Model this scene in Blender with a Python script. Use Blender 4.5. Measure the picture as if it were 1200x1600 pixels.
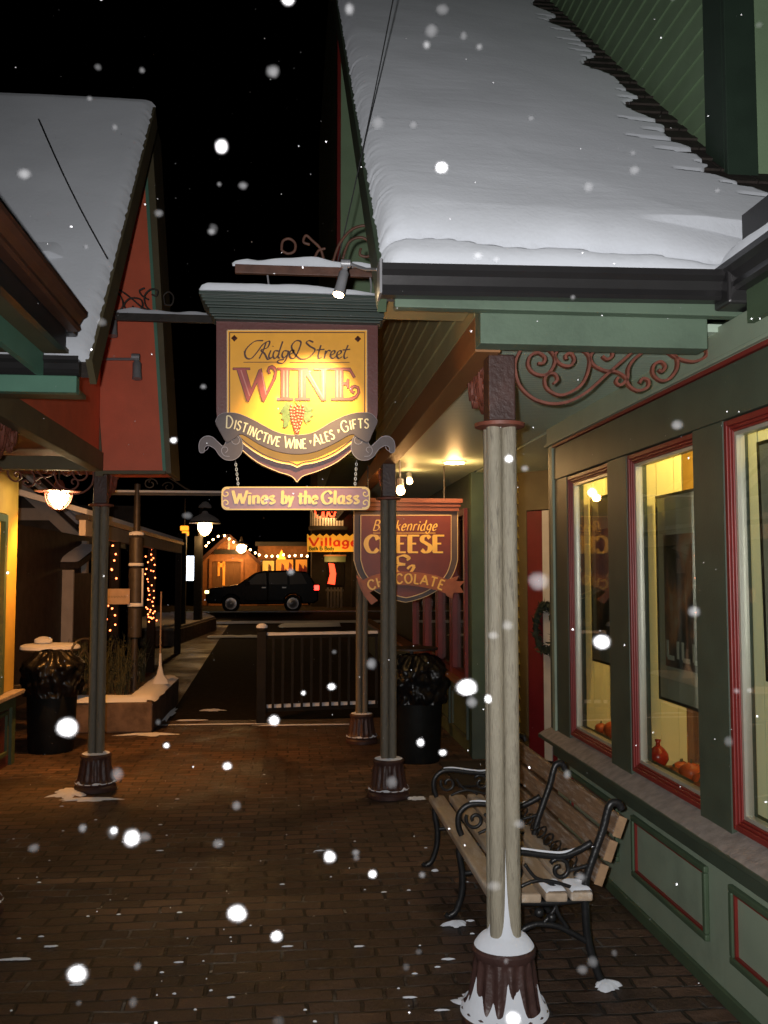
import bpy, bmesh, math, random
from mathutils import Vector, noise
random.seed(7)
for o in list(bpy.data.objects): bpy.data.objects.remove(o)
S = bpy.context.scene
COL = S.collection
R = math.radians
# ------------------------------------------------------------------ camera
FPX, EYE = 1450.0, 1.6
YAW, PITCH = math.atan(143/1450), math.atan(97/1450)
cd = bpy.data.cameras.new('camera'); cam = bpy.data.objects.new('camera', cd); COL.objects.link(cam)
cd.sensor_fit = 'HORIZONTAL'; cd.sensor_width = 36; cd.lens = FPX/1200*36
cd.clip_start = 0.02; cd.clip_end = 500
cd.dof.use_dof = True; cd.dof.focus_distance = 4.2; cd.dof.aperture_fstop = 22
cam.location = (0, 0, EYE); cam.rotation_euler = (R(90)+PITCH, 0, -YAW)
S.camera = cam
# ------------------------------------------------------------------ night sky
W = bpy.data.worlds.new('World'); S.world = W; W.use_nodes = True
nt = W.node_tree; bg = nt.nodes['Background']
sky = nt.nodes.new('ShaderNodeTexSky'); sky.sky_type = 'NISHITA'; sky.sun_disc = False
sky.sun_elevation = R(-8); sky.sun_rotation = R(200)
nt.links.new(sky.outputs[0], bg.inputs[0]); bg.inputs[1].default_value = 0.02
# ------------------------------------------------------------------ camera flash (lights the near street and the flakes)
def lamp(name, kind, loc, power, color, radius=0.03, parent=None, target=None, spot=None, blend=.5):
    l = bpy.data.lights.new(name, kind); l.energy = power; l.color = color; l.shadow_soft_size = radius
    o = bpy.data.objects.new(name, l); COL.objects.link(o); o.location = loc
    if target is not None:
        o.rotation_euler = (Vector(target)-Vector(loc)).to_track_quat('-Z', 'Y').to_euler()
    if spot: l.spot_size = R(spot); l.spot_blend = blend
    return o
FLASH = lamp('camera_flash', 'SPOT', (-.055, -.01, EYE+.03), 390, (1, .985, .97), .015, target=(.95, 4, 2.15), spot=112, blend=1.0)
S.view_settings.view_transform = 'Standard'; S.view_settings.look = 'None'
S.view_settings.exposure = 0; S.view_settings.gamma = 1
S.cycles.use_denoising = True
S.cycles.sample_clamp_indirect = 4; S.cycles.max_bounces = 6; S.cycles.transparent_max_bounces = 12
S.cycles.caustics_reflective = False; S.cycles.caustics_refractive = False
# ------------------------------------------------------------------ points in the place, measured off the photograph
_s, _c = math.sin, math.cos
_F = Vector((_s(YAW)*_c(PITCH), _c(YAW)*_c(PITCH), _s(PITCH)))
_R = Vector((_c(YAW), -_s(YAW), 0)); _U = Vector((-_s(YAW)*_s(PITCH), -_c(YAW)*_s(PITCH), _c(PITCH)))
def ray(px, py): return _F + _R*((px-600)/FPX) + _U*((800-py)/FPX)
def P(px, py, Y):
    d = ray(px, py); t = Y/d.y; return Vector((d.x*t, Y, EYE+d.z*t))
def PX(px, py, X):
    d = ray(px, py); t = X/d.x; return Vector((X, d.y*t, EYE+d.z*t))
def PZ(px, py, z=0):
    d = ray(px, py); t = (z-EYE)/d.z; return Vector((d.x*t, d.y*t, z))
# ------------------------------------------------------------------ materials
def nodes(name):
    m = bpy.data.materials.new(name); m.use_nodes = True
    n = m.node_tree; return m, n, n.nodes['Principled BSDF']
def pm(name, col, rough=.6, var=.18, scale=9, bump=.15, bscale=60, metal=0, stretch=None, dirt=None, dirt_amt=.5, dirt_scale=5, spec=.5):
    m, n, b = nodes(name)
    tc = n.nodes.new('ShaderNodeTexCoord'); mp = n.nodes.new('ShaderNodeMapping')
    n.links.new(tc.outputs['Object'], mp.inputs[0])
    if stretch: mp.inputs['Scale'].default_value = stretch
    nz = n.nodes.new('ShaderNodeTexNoise'); nz.inputs['Scale'].default_value = scale; nz.inputs['Detail'].default_value = 6
    n.links.new(mp.outputs[0], nz.inputs[0])
    cr = n.nodes.new('ShaderNodeValToRGB')
    cr.color_ramp.elements[0].position = .3; cr.color_ramp.elements[1].position = .72
    cr.color_ramp.elements[0].color = [c*(1-var) for c in col]+[1]
    cr.color_ramp.elements[1].color = [min(1, c*(1+var)) for c in col]+[1]
    n.links.new(nz.outputs[0], cr.inputs[0]); out = cr.outputs[0]
    if dirt:
        n2 = n.nodes.new('ShaderNodeTexNoise'); n2.inputs['Scale'].default_value = dirt_scale; n2.inputs['Detail'].default_value = 8
        n2.inputs['Roughness'].default_value = .7
        n.links.new(mp.outputs[0], n2.inputs[0])
        r2 = n.nodes.new('ShaderNodeValToRGB'); r2.color_ramp.elements[0].position = .5; r2.color_ramp.elements[1].position = .68
        r2.color_ramp.elements[1].color = (dirt_amt,)*3+(1,)
        n.links.new(n2.outputs[0], r2.inputs[0])
        mx = n.nodes.new('ShaderNodeMix'); mx.data_type = 'RGBA'
        n.links.new(r2.outputs[0], mx.inputs[0]); n.links.new(out, mx.inputs[6]); mx.inputs[7].default_value = list(dirt)+[1]
        out = mx.outputs[2]
    n.links.new(out, b.inputs['Base Color'])
    b.inputs['Roughness'].default_value = rough; b.inputs['Metallic'].default_value = metal
    b.inputs['Specular IOR Level'].default_value = spec
    if bump:
        nb = n.nodes.new('ShaderNodeTexNoise'); nb.inputs['Scale'].default_value = bscale; nb.inputs['Detail'].default_value = 4
        n.links.new(mp.outputs[0], nb.inputs[0])
        bp = n.nodes.new('ShaderNodeBump'); bp.inputs['Strength'].default_value = bump; bp.inputs['Distance'].default_value = .01
        n.links.new(nb.outputs[0], bp.inputs['Height']); n.links.new(bp.outputs[0], b.inputs['Normal'])
    return m
def em(name, col, strength, base=None):
    m, n, b = nodes(name)
    b.inputs['Base Color'].default_value = list(base or col)+[1]
    b.inputs['Emission Color'].default_value = list(col)+[1]; b.inputs['Emission Strength'].default_value = strength
    return m
M = {}
M['snow'] = pm('snow', (.78, .81, .87), .75, .05, 2.2, .25, 55, spec=.15)
for _q in ('snow',): M[_q].node_tree.nodes['Principled BSDF'].inputs['Diffuse Roughness'].default_value = .42
M['snow_dust'] = pm('thin_snow', (.30, .26, .235), .8, .22, 22, .4, 90)
M['pale_green'] = pm('pale_green_paint', (.135, .195, .138), .55, .12, 3, .12, 70, dirt=(.075, .11, .08), dirt_amt=.45, dirt_scale=4)
M['teal_green'] = pm('teal_green_paint', (.12, .28, .20), .55, .08, 6, .08, 120)
M['sage'] = pm('sage_wall_paint', (.31, .38, .28), .55, .07, 5, .08, 120, dirt=(.16, .20, .15), dirt_amt=.35, dirt_scale=3)
M['dark_green'] = pm('dark_green_paint', (.062, .084, .058), .5, .15, 7, .1, 120)
M['mid_green'] = pm('mid_green_paint', (.075, .115, .065), .55, .12, 7, .1, 120)
M['deep_green'] = pm('deep_green_trim', (.034, .058, .040), .5, .12, 7, .1, 120)
M['wall_green'] = pm('upper_wall_green', (.29, .42, .25), .6, .08, 5, .1, 120)
M['red_trim'] = pm('red_window_paint', (.215, .021, .017), .42, .12, 9, .06, 120)
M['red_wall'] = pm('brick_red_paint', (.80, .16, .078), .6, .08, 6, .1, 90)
M['maroon'] = pm('maroon_paint', (.105, .028, .024), .45, .15, 12, .1, 90)
M['rust'] = pm('rust_painted_iron', (.20, .060, .038), .55, .25, 18, .2, 80)
M['hanger_iron'] = pm('brown_hanger_iron', (.12, .052, .034), .55, .25, 18, .2, 80)
M['cast_maroon'] = pm('maroon_cast_iron', (.072, .036, .031), .45, .25, 14, .3, 70)
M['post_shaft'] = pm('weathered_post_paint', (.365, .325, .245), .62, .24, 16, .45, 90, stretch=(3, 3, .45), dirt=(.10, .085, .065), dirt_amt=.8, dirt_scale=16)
M['siding_yellow'] = pm('yellow_siding_paint', (.42, .36, .09), .6, .08, 5, .1, 80)
M['siding_olive'] = pm('olive_siding_paint', (.42, .36, .17), .6, .12, 5, .1, 80)
M['ochre_wall'] = pm('ochre_wall_paint', (.46, .32, .07), .6, .15, 5, .1, 80)
M['beam_brown'] = pm('brown_beam_wood', (.30, .13, .045), .55, .2, 6, .15, 60, stretch=(1, .15, 1))
M['olive'] = pm('olive_beam_paint', (.13, .105, .055), .6, .15, 6, .1, 80)
M['gutter'] = pm('dark_metal_gutter', (.050, .048, .050), .33, .12, 6, .03, 60, metal=.5)
M['gutter_brown'] = pm('brown_metal_gutter', (.10, .045, .03), .4, .2, 6, .05, 60, metal=.2)
M['shingle'] = pm('dark_roof_shingle', (.055, .042, .036), .85, .35, 14, .6, 60)
M['black_iron'] = pm('black_cast_iron', (.016, .016, .017), .36, .25, 20, .2, 90)
M['galv'] = pm('grey_metal_lamp', (.34, .34, .36), .4, .1, 20, .05, 80, metal=.3)
M['bench_wood'] = pm('bench_slat_wood', (.25, .155, .095), .6, .28, 10, .3, 40, stretch=(6, .7, 6), dirt=(.62, .60, .58), dirt_amt=.6, dirt_scale=9)
M['bench_seat'] = pm('frosted_seat_slat', (.50, .38, .27), .65, .18, 9, .3, 50, stretch=(3, .5, 3), dirt=(.72, .68, .63), dirt_amt=.75, dirt_scale=6)
M['bench_end'] = pm('bench_end_grain', (.36, .22, .12), .65, .2, 30, .2, 90)
M['gold'] = pm('gold_paint', (.74, .46, .10), .4, .12, 10, .04, 60)
M['gold_panel'] = pm('gilded_panel', (.82, .37, .022), .5, .10, 5, .05, 50, dirt=(.62, .27, .02), dirt_amt=.5, dirt_scale=3.5)
M['cream_text'] = pm('cream_lettering', (.66, .55, .33), .5, .06, 10, 0)
M['gold_line'] = pm('gold_pinstripe', (.78, .52, .24), .45, .06, 10, 0)
M['dark_text'] = pm('dark_brown_lettering', (.065, .020, .014), .5, .15, 10, 0)
M['wine_letter'] = pm('wine_red_lettering', (.34, .062, .05), .45, .15, 10, .04, 60)
M['wine_letter_light'] = pm('rose_letter_face', (.52, .19, .15), .45, .12, 10, .04, 60)
M['banner'] = pm('aubergine_banner', (.075, .050, .048), .5, .12, 10, .05, 60)
M['scroll_line'] = pm('scroll_line_paint', (.26, .22, .24), .5, .1, 10, 0)
M['plaque'] = pm('mauve_plaque', (.25, .092, .098), .4, .12, 8, .05, 60)
M['cornice'] = pm('dark_cornice_paint', (.030, .045, .038), .45, .12, 10, .05, 60)
M['grape'] = pm('grape_red', (.62, .15, .10), .35, .2, 20, .05, 60)
M['vine_leaf'] = pm('vine_leaf_green', (.10, .14, .035), .5, .25, 20, .2, 60)
M['cheese_red'] = pm('cheese_sign_red', (.15, .024, .013), .45, .12, 10, .05, 60)
M['cheese_edge'] = pm('cheese_sign_border', (.095, .060, .050), .5, .12, 10, .05, 60)
M['cheese_cap'] = pm('dark_red_moulding', (.16, .040, .020), .5, .15, 10, .05, 60)
M['bright_gold'] = pm('bright_gold_lettering', (.92, .55, .11), .4, .08, 10, 0)
M['ribbon'] = pm('orange_brown_ribbon', (.36, .10, .035), .5, .18, 14, .05, 60)
M['panel_cream'] = pm('cream_display_panel', (.70, .62, .27), .6, .05, 5, .05, 60, stretch=(6, 6, .3))
M['panel_sage'] = pm('sage_display_panel', (.50, .54, .36), .6, .05, 5, .05, 60, stretch=(6, 6, .3))
M['gold_wall'] = pm('ochre_shop_wall', (.46, .28, .055), .7, .08, 5, .08, 60)
M['curtain'] = pm('brown_curtain', (.16, .075, .03), .8, .35, 5, .2, 40, stretch=(9, 9, .4))
M['alu'] = pm('aluminium_strip', (.62, .62, .52), .35, .06, 10, 0, metal=.5)
M['poster_letter'] = pm('cream_poster_letters', (.95, .90, .75), .5, .1, 10, 0)
M['poster_mat'] = pm('grey_poster_mount', (.74, .72, .56), .5, .12, 5, 0)
M['frame_black'] = pm('thin_black_frame', (.018, .015, .012), .35, .1, 10, 0)
M['pumpkin'] = pm('orange_pumpkin_skin', (.50, .085, .018), .45, .3, 12, .1, 60)
M['gourd'] = pm('dark_gourd_skin', (.22, .06, .02), .5, .4, 14, .2, 60)
M['ornament'] = pm('red_glazed_ornament', (.40, .028, .014), .25, .2, 9, .03, 60)
M['leafy'] = pm('dried_leaf', (.16, .08, .03), .7, .35, 12, .1, 60)
M['door_red'] = pm('crimson_door_paint', (.13, .006, .012), .45, .12, 8, .05, 60)
M['white_trim'] = pm('white_trim_paint', (.56, .52, .46), .55, .08, 8, .08, 80)
M['wreath'] = pm('dark_evergreen', (.018, .026, .014), .8, .4, 20, .4, 60)
M['bag'] = pm('black_plastic_bag', (.007, .007, .008), .30, .3, 10, .5, 18, spec=.35)
M['can'] = pm('dark_bin_body', (.008, .009, .009), .6, .3, 10, .2, 40, spec=.2)
M['white_wall'] = pm('white_clapboard', (.72, .66, .60), .6, .1, 6, .1, 50)
M['dark_wall'] = pm('dark_cottage_wall', (.07, .06, .052), .7, .3, 6, .2, 50)
M['stone'] = pm('planter_stone', (.15, .105, .08), .8, .4, 9, .6, 22)
M['twig'] = pm('dry_stem', (.075, .08, .045), .8, .4, 20, .2, 60)
M['iron'] = pm('dark_street_iron', (.05, .042, .036), .5, .3, 12, .2, 60)
M['board_tan'] = pm('tan_sign_board', (.40, .29, .21), .6, .12, 10, .08, 60)
M['car'] = pm('black_car_paint', (.002, .002, .003), .25, .1, 10, 0, spec=.08)
M['tyre'] = pm('tyre_rubber', (.012, .012, .012), .8, .2, 20, .1, 60)
M['rim'] = pm('alloy_rim', (.40, .40, .42), .3, .1, 10, 0, metal=.8)
M['shop_brown'] = pm('far_shop_timber', (.30, .12, .04), .6, .25, 6, .1, 40)
M['far_dark'] = pm('far_dark_wall', (.025, .022, .020), .8, .25, 6, .1, 40)
M['asphalt'] = pm('wet_asphalt', (.022, .019, .016), .95, .3, 12, .3, 60, spec=.05)
M['wood_dark'] = pm('dark_railing_wood', (.013, .012, .011), .7, .3, 12, .2, 60, spec=.25)
M['chain'] = pm('galvanised_chain', (.45, .42, .38), .4, .1, 20, 0, metal=.6)
M['wire'] = pm('thin_cable', (.03, .03, .032), .5, .1, 20, 0)
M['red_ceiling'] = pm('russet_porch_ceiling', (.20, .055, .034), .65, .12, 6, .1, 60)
M['bulb_warm'] = em('warm_bulb', (1, .62, .25), 26)
M['bulb_red'] = em('red_orange_bulb', (1, .20, .06), 9)
M['lamp_glow'] = em('lamp_glass_lit', (1, .60, .24), 40)
M['lamp_white'] = em('white_hot_lamp', (1, .74, .40), 60)
M['glow_orange'] = em('amber_glass_lit', (1, .30, .02), 1.8)
M['tail'] = em('tail_light_lit', (1, .03, .02), 8)
M['headl'] = em('side_lamp_lit', (1, .75, .25), 6)
M['neon_red'] = em('red_neon_letter', (1, .06, .02), 3.0)
M['sign_yellow'] = em('backlit_yellow_board', (1, .42, .03), .55)
M['sign_red'] = em('backlit_red_letter', (.8, .05, .01), .35)
M['sign_green'] = pm('green_letter', (.05, .16, .02), .5, .1, 10, 0)
M['sign_white'] = em('blue_white_lit_sign', (.75, .85, 1), 6)
M['pane_amber'] = em('lit_amber_window', (1, .40, .05), .22)
M['pane_yellow'] = em('lit_yellow_window', (1, .62, .12), .35)
M['pane_left'] = em('lit_ochre_window', (1, .60, .06), .28)

def mk_glass():
    m, n, b = nodes('window_glass'); n.nodes.remove(b)
    t = n.nodes.new('ShaderNodeBsdfTransparent'); t.inputs[0].default_value = (.93, .94, .92, 1)
    g = n.nodes.new('ShaderNodeBsdfGlossy'); g.inputs['Roughness'].default_value = .015
    ge = n.nodes.new('ShaderNodeNewGeometry'); dp = n.nodes.new('ShaderNodeVectorMath'); dp.operation = 'DOT_PRODUCT'
    n.links.new(ge.outputs['Normal'], dp.inputs[0]); n.links.new(ge.outputs['Incoming'], dp.inputs[1])
    prev = dp.outputs['Value']
    for op, val in (('ABSOLUTE', None), ('SUBTRACT', 1), ('POWER', 5), ('MULTIPLY_ADD', .96)):
        q = n.nodes.new('ShaderNodeMath'); q.operation = op
        if op == 'SUBTRACT': q.inputs[0].default_value = 1; n.links.new(prev, q.inputs[1])
        else:
            n.links.new(prev, q.inputs[0])
            if val is not None: q.inputs[1].default_value = val
            if op == 'MULTIPLY_ADD': q.inputs[2].default_value = .04
        prev = q.outputs[0]
    mx = n.nodes.new('ShaderNodeMixShader')
    n.links.new(prev, mx.inputs[0]); n.links.new(t.outputs[0], mx.inputs[1]); n.links.new(g.outputs[0], mx.inputs[2])
    n.links.new(mx.outputs[0], n.nodes['Material Output'].inputs[0]); return m
M['glass'] = mk_glass()
def mk_flake(name, a, p):
    m, n, b = nodes(name); n.nodes.remove(b)
    t = n.nodes.new('ShaderNodeBsdfTranslucent'); t.inputs[0].default_value = (.8, .8, .85, 1)
    g = n.nodes.new('ShaderNodeBsdfDiffuse'); g.inputs[0].default_value = (.9, .9, .93, 1)
    mx = n.nodes.new('ShaderNodeMixShader'); mx.inputs[0].default_value = .35
    n.links.new(g.outputs[0], mx.inputs[1]); n.links.new(t.outputs[0], mx.inputs[2])
    lw = n.nodes.new('ShaderNodeLayerWeight'); lw.inputs[0].default_value = .5
    i1 = n.nodes.new('ShaderNodeMath'); i1.operation = 'SUBTRACT'; i1.inputs[0].default_value = 1; n.links.new(lw.outputs['Facing'], i1.inputs[1])
    i2 = n.nodes.new('ShaderNodeMath'); i2.operation = 'POWER'; i2.inputs[1].default_value = p; n.links.new(i1.outputs[0], i2.inputs[0])
    i3 = n.nodes.new('ShaderNodeMath'); i3.operation = 'MULTIPLY'; i3.inputs[1].default_value = a; n.links.new(i2.outputs[0], i3.inputs[0])
    tr = n.nodes.new('ShaderNodeBsdfTransparent'); m2 = n.nodes.new('ShaderNodeMixShader')
    n.links.new(i3.outputs[0], m2.inputs[0]); n.links.new(tr.outputs[0], m2.inputs[1]); n.links.new(mx.outputs[0], m2.inputs[2])
    n.links.new(m2.outputs[0], n.nodes['Material Output'].inputs[0]); return m
M['flake_thin'] = mk_flake('faint_flake', .010, 1.2)
M['flake_fine'] = mk_flake('fine_flake', .85, .8)
M['flake'] = mk_flake('falling_flake', .16, 7)
def mk_paving():
    m, n, b = nodes('brick_paving')
    tc = n.nodes.new('ShaderNodeTexCoord')
    wz = n.nodes.new('ShaderNodeTexNoise'); wz.inputs['Scale'].default_value = 3.0; wz.inputs['Detail'].default_value = 3
    n.links.new(tc.outputs['Object'], wz.inputs[0])
    ma = n.nodes.new('ShaderNodeVectorMath'); ma.operation = 'MULTIPLY_ADD'; ma.inputs[1].default_value = (.06, .06, 0)
    n.links.new(wz.outputs['Color'], ma.inputs[0]); n.links.new(tc.outputs['Object'], ma.inputs[2])
    br = n.nodes.new('ShaderNodeTexBrick'); br.inputs['Scale'].default_value = 1
    br.inputs['Brick Width'].default_value = .196; br.inputs['Row Height'].default_value = .098
    br.inputs['Mortar Size'].default_value = .009; br.inputs['Mortar Smooth'].default_value = .4; br.inputs['Bias'].default_value = 0
    br.inputs['Color1'].default_value = (.145, .090, .069, 1); br.inputs['Color2'].default_value = (.066, .044, .035, 1)
    br.inputs['Mortar'].default_value = (.030, .021, .016, 1)
    n.links.new(ma.outputs[0], br.inputs[0])
    nz = n.nodes.new('ShaderNodeTexNoise'); nz.inputs['Scale'].default_value = 1.1; nz.inputs['Detail'].default_value = 9; nz.inputs['Roughness'].default_value = .7
    n.links.new(tc.outputs['Object'], nz.inputs[0])
    r = n.nodes.new('ShaderNodeValToRGB'); r.color_ramp.elements[0].position = .38; r.color_ramp.elements[0].color = (.34, .33, .33, 1)
    r.color_ramp.elements[1].position = .62; r.color_ramp.elements[1].color = (1.25, 1.15, 1.0, 1)
    n.links.new(nz.outputs[0], r.inputs[0])
    mx = n.nodes.new('ShaderNodeMix'); mx.data_type = 'RGBA'; mx.blend_type = 'MULTIPLY'; mx.inputs[0].default_value = 1
    n.links.new(br.outputs[0], mx.inputs[6]); n.links.new(r.outputs[0], mx.inputs[7])
    n3 = n.nodes.new('ShaderNodeTexNoise'); n3.inputs['Scale'].default_value = 14; n3.inputs['Detail'].default_value = 6; n3.inputs['Roughness'].default_value = .75
    n.links.new(tc.outputs['Object'], n3.inputs[0])
    n4 = n.nodes.new('ShaderNodeTexNoise'); n4.inputs['Scale'].default_value = 1.7
    n.links.new(tc.outputs['Object'], n4.inputs[0])
    ad = n.nodes.new('ShaderNodeMath'); ad.operation = 'MULTIPLY_ADD'; ad.inputs[1].default_value = .35
    n.links.new(n4.outputs[0], ad.inputs[0]); n.links.new(n3.outputs[0], ad.inputs[2])
    a2 = n.nodes.new('ShaderNodeMath'); a2.operation = 'MULTIPLY_ADD'; a2.inputs[1].default_value = .10
    n.links.new(br.outputs['Fac'], a2.inputs[0]); n.links.new(ad.outputs[0], a2.inputs[2])
    r3 = n.nodes.new('ShaderNodeValToRGB'); r3.color_ramp.elements[0].position = .93; r3.color_ramp.elements[1].position = .965
    r3.color_ramp.elements[1].color = (.7, .7, .7, 1)
    n.links.new(a2.outputs[0], r3.inputs[0])
    m2 = n.nodes.new('ShaderNodeMix'); m2.data_type = 'RGBA'; m2.inputs[7].default_value = (.55, .52, .50, 1)
    n.links.new(r3.outputs[0], m2.inputs[0]); n.links.new(mx.outputs[2], m2.inputs[6])
    rj = n.nodes.new('ShaderNodeValToRGB'); rj.color_ramp.elements[0].position = .53; rj.color_ramp.elements[1].position = .70
    n5 = n.nodes.new('ShaderNodeTexNoise'); n5.inputs['Scale'].default_value = 2.3; n5.inputs['Detail'].default_value = 7; n5.inputs['Roughness'].default_value = .7
    n.links.new(tc.outputs['Object'], n5.inputs[0]); n.links.new(n5.outputs[0], rj.inputs[0])
    mj = n.nodes.new('ShaderNodeMath'); mj.operation = 'MULTIPLY'; n.links.new(rj.outputs[0], mj.inputs[0]); n.links.new(br.outputs['Fac'], mj.inputs[1])
    mk_ = n.nodes.new('ShaderNodeMath'); mk_.operation = 'MULTIPLY'; mk_.inputs[1].default_value = .6; n.links.new(mj.outputs[0], mk_.inputs[0])
    m4 = n.nodes.new('ShaderNodeMix'); m4.data_type = 'RGBA'; m4.inputs[7].default_value = (.42, .41, .42, 1)
    n.links.new(mk_.outputs[0], m4.inputs[0]); n.links.new(m2.outputs[2], m4.inputs[6]); m2 = m4
    n.links.new(m2.outputs[2], b.inputs['Base Color'])
    rr2 = n.nodes.new('ShaderNodeMapRange'); rr2.inputs[1].default_value = .35; rr2.inputs[2].default_value = .65; rr2.inputs[3].default_value = .38; rr2.inputs[4].default_value = .78
    n.links.new(nz.outputs[0], rr2.inputs[0]); n.links.new(rr2.outputs[0], b.inputs['Roughness'])
    ml = n.nodes.new('ShaderNodeMath'); ml.operation = 'MULTIPLY_ADD'; ml.inputs[1].default_value = -.8
    n.links.new(br.outputs['Fac'], ml.inputs[0]); n.links.new(n3.outputs[0], ml.inputs[2])
    bp = n.nodes.new('ShaderNodeBump'); bp.inputs['Strength'].default_value = 1.0; bp.inputs['Distance'].default_value = .022
    n.links.new(ml.outputs[0], bp.inputs['Height']); n.links.new(bp.outputs[0], b.inputs['Normal'])
    return m
M['paving'] = mk_paving()
def mk_poster():
    m, n, b = nodes('dark_poster_print')
    tc = n.nodes.new('ShaderNodeTexCoord'); mp = n.nodes.new('ShaderNodeMapping'); mp.inputs['Scale'].default_value = (1, 5, 4)
    n.links.new(tc.outputs['Object'], mp.inputs[0])
    nz = n.nodes.new('ShaderNodeTexNoise'); nz.inputs['Scale'].default_value = 1.2; nz.inputs['Detail'].default_value = 5
    n.links.new(mp.outputs[0], nz.inputs[0])
    r = n.nodes.new('ShaderNodeValToRGB'); e = r.color_ramp.elements
    e[0].position = .38; e[0].color = (.08, .07, .065, 1); e[1].position = .72; e[1].color = (.75, .62, .46, 1)
    x = e.new(.5); x.color = (.28, .19, .16, 1); x = e.new(.6); x.color = (.70, .32, .17, 1)
    n.links.new(nz.outputs[0], r.inputs[0]); n.links.new(r.outputs[0], b.inputs['Base Color']); b.inputs['Roughness'].default_value = .4
    return m
M['poster'] = mk_poster()
def mk_beadboard():
    m, n, b = nodes('green_beadboard')
    tc = n.nodes.new('ShaderNodeTexCoord'); sp = n.nodes.new('ShaderNodeSeparateXYZ'); n.links.new(tc.outputs['Object'], sp.inputs[0])
    mu = n.nodes.new('ShaderNodeMath'); mu.operation = 'MULTIPLY'; mu.inputs[1].default_value = 22; n.links.new(sp.outputs[1], mu.inputs[0])
    fr = n.nodes.new('ShaderNodeMath'); fr.operation = 'FRACT'; n.links.new(mu.outputs[0], fr.inputs[0])
    r = n.nodes.new('ShaderNodeValToRGB'); e = r.color_ramp.elements
    e[0].position = 0; e[0].color = (.25, .25, .25, 1); e[1].position = .16; e[1].color = (1, 1, 1, 1)
    n.links.new(fr.outputs[0], r.inputs[0])
    mx = n.nodes.new('ShaderNodeMix'); mx.data_type = 'RGBA'; mx.inputs[6].default_value = (.16, .21, .165, 1); mx.inputs[7].default_value = (.56, .69, .56, 1)
    n.links.new(r.outputs[0], mx.inputs[0]); n.links.new(mx.outputs[2], b.inputs['Base Color']); b.inputs['Roughness'].default_value = .5
    bp = n.nodes.new('ShaderNodeBump'); bp.inputs['Strength'].default_value = .7; bp.inputs['Distance'].default_value = .006
    n.links.new(r.outputs[0], bp.inputs['Height']); n.links.new(bp.outputs[0], b.inputs['Normal'])
    return m
M['beadboard'] = mk_beadboard()

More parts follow.
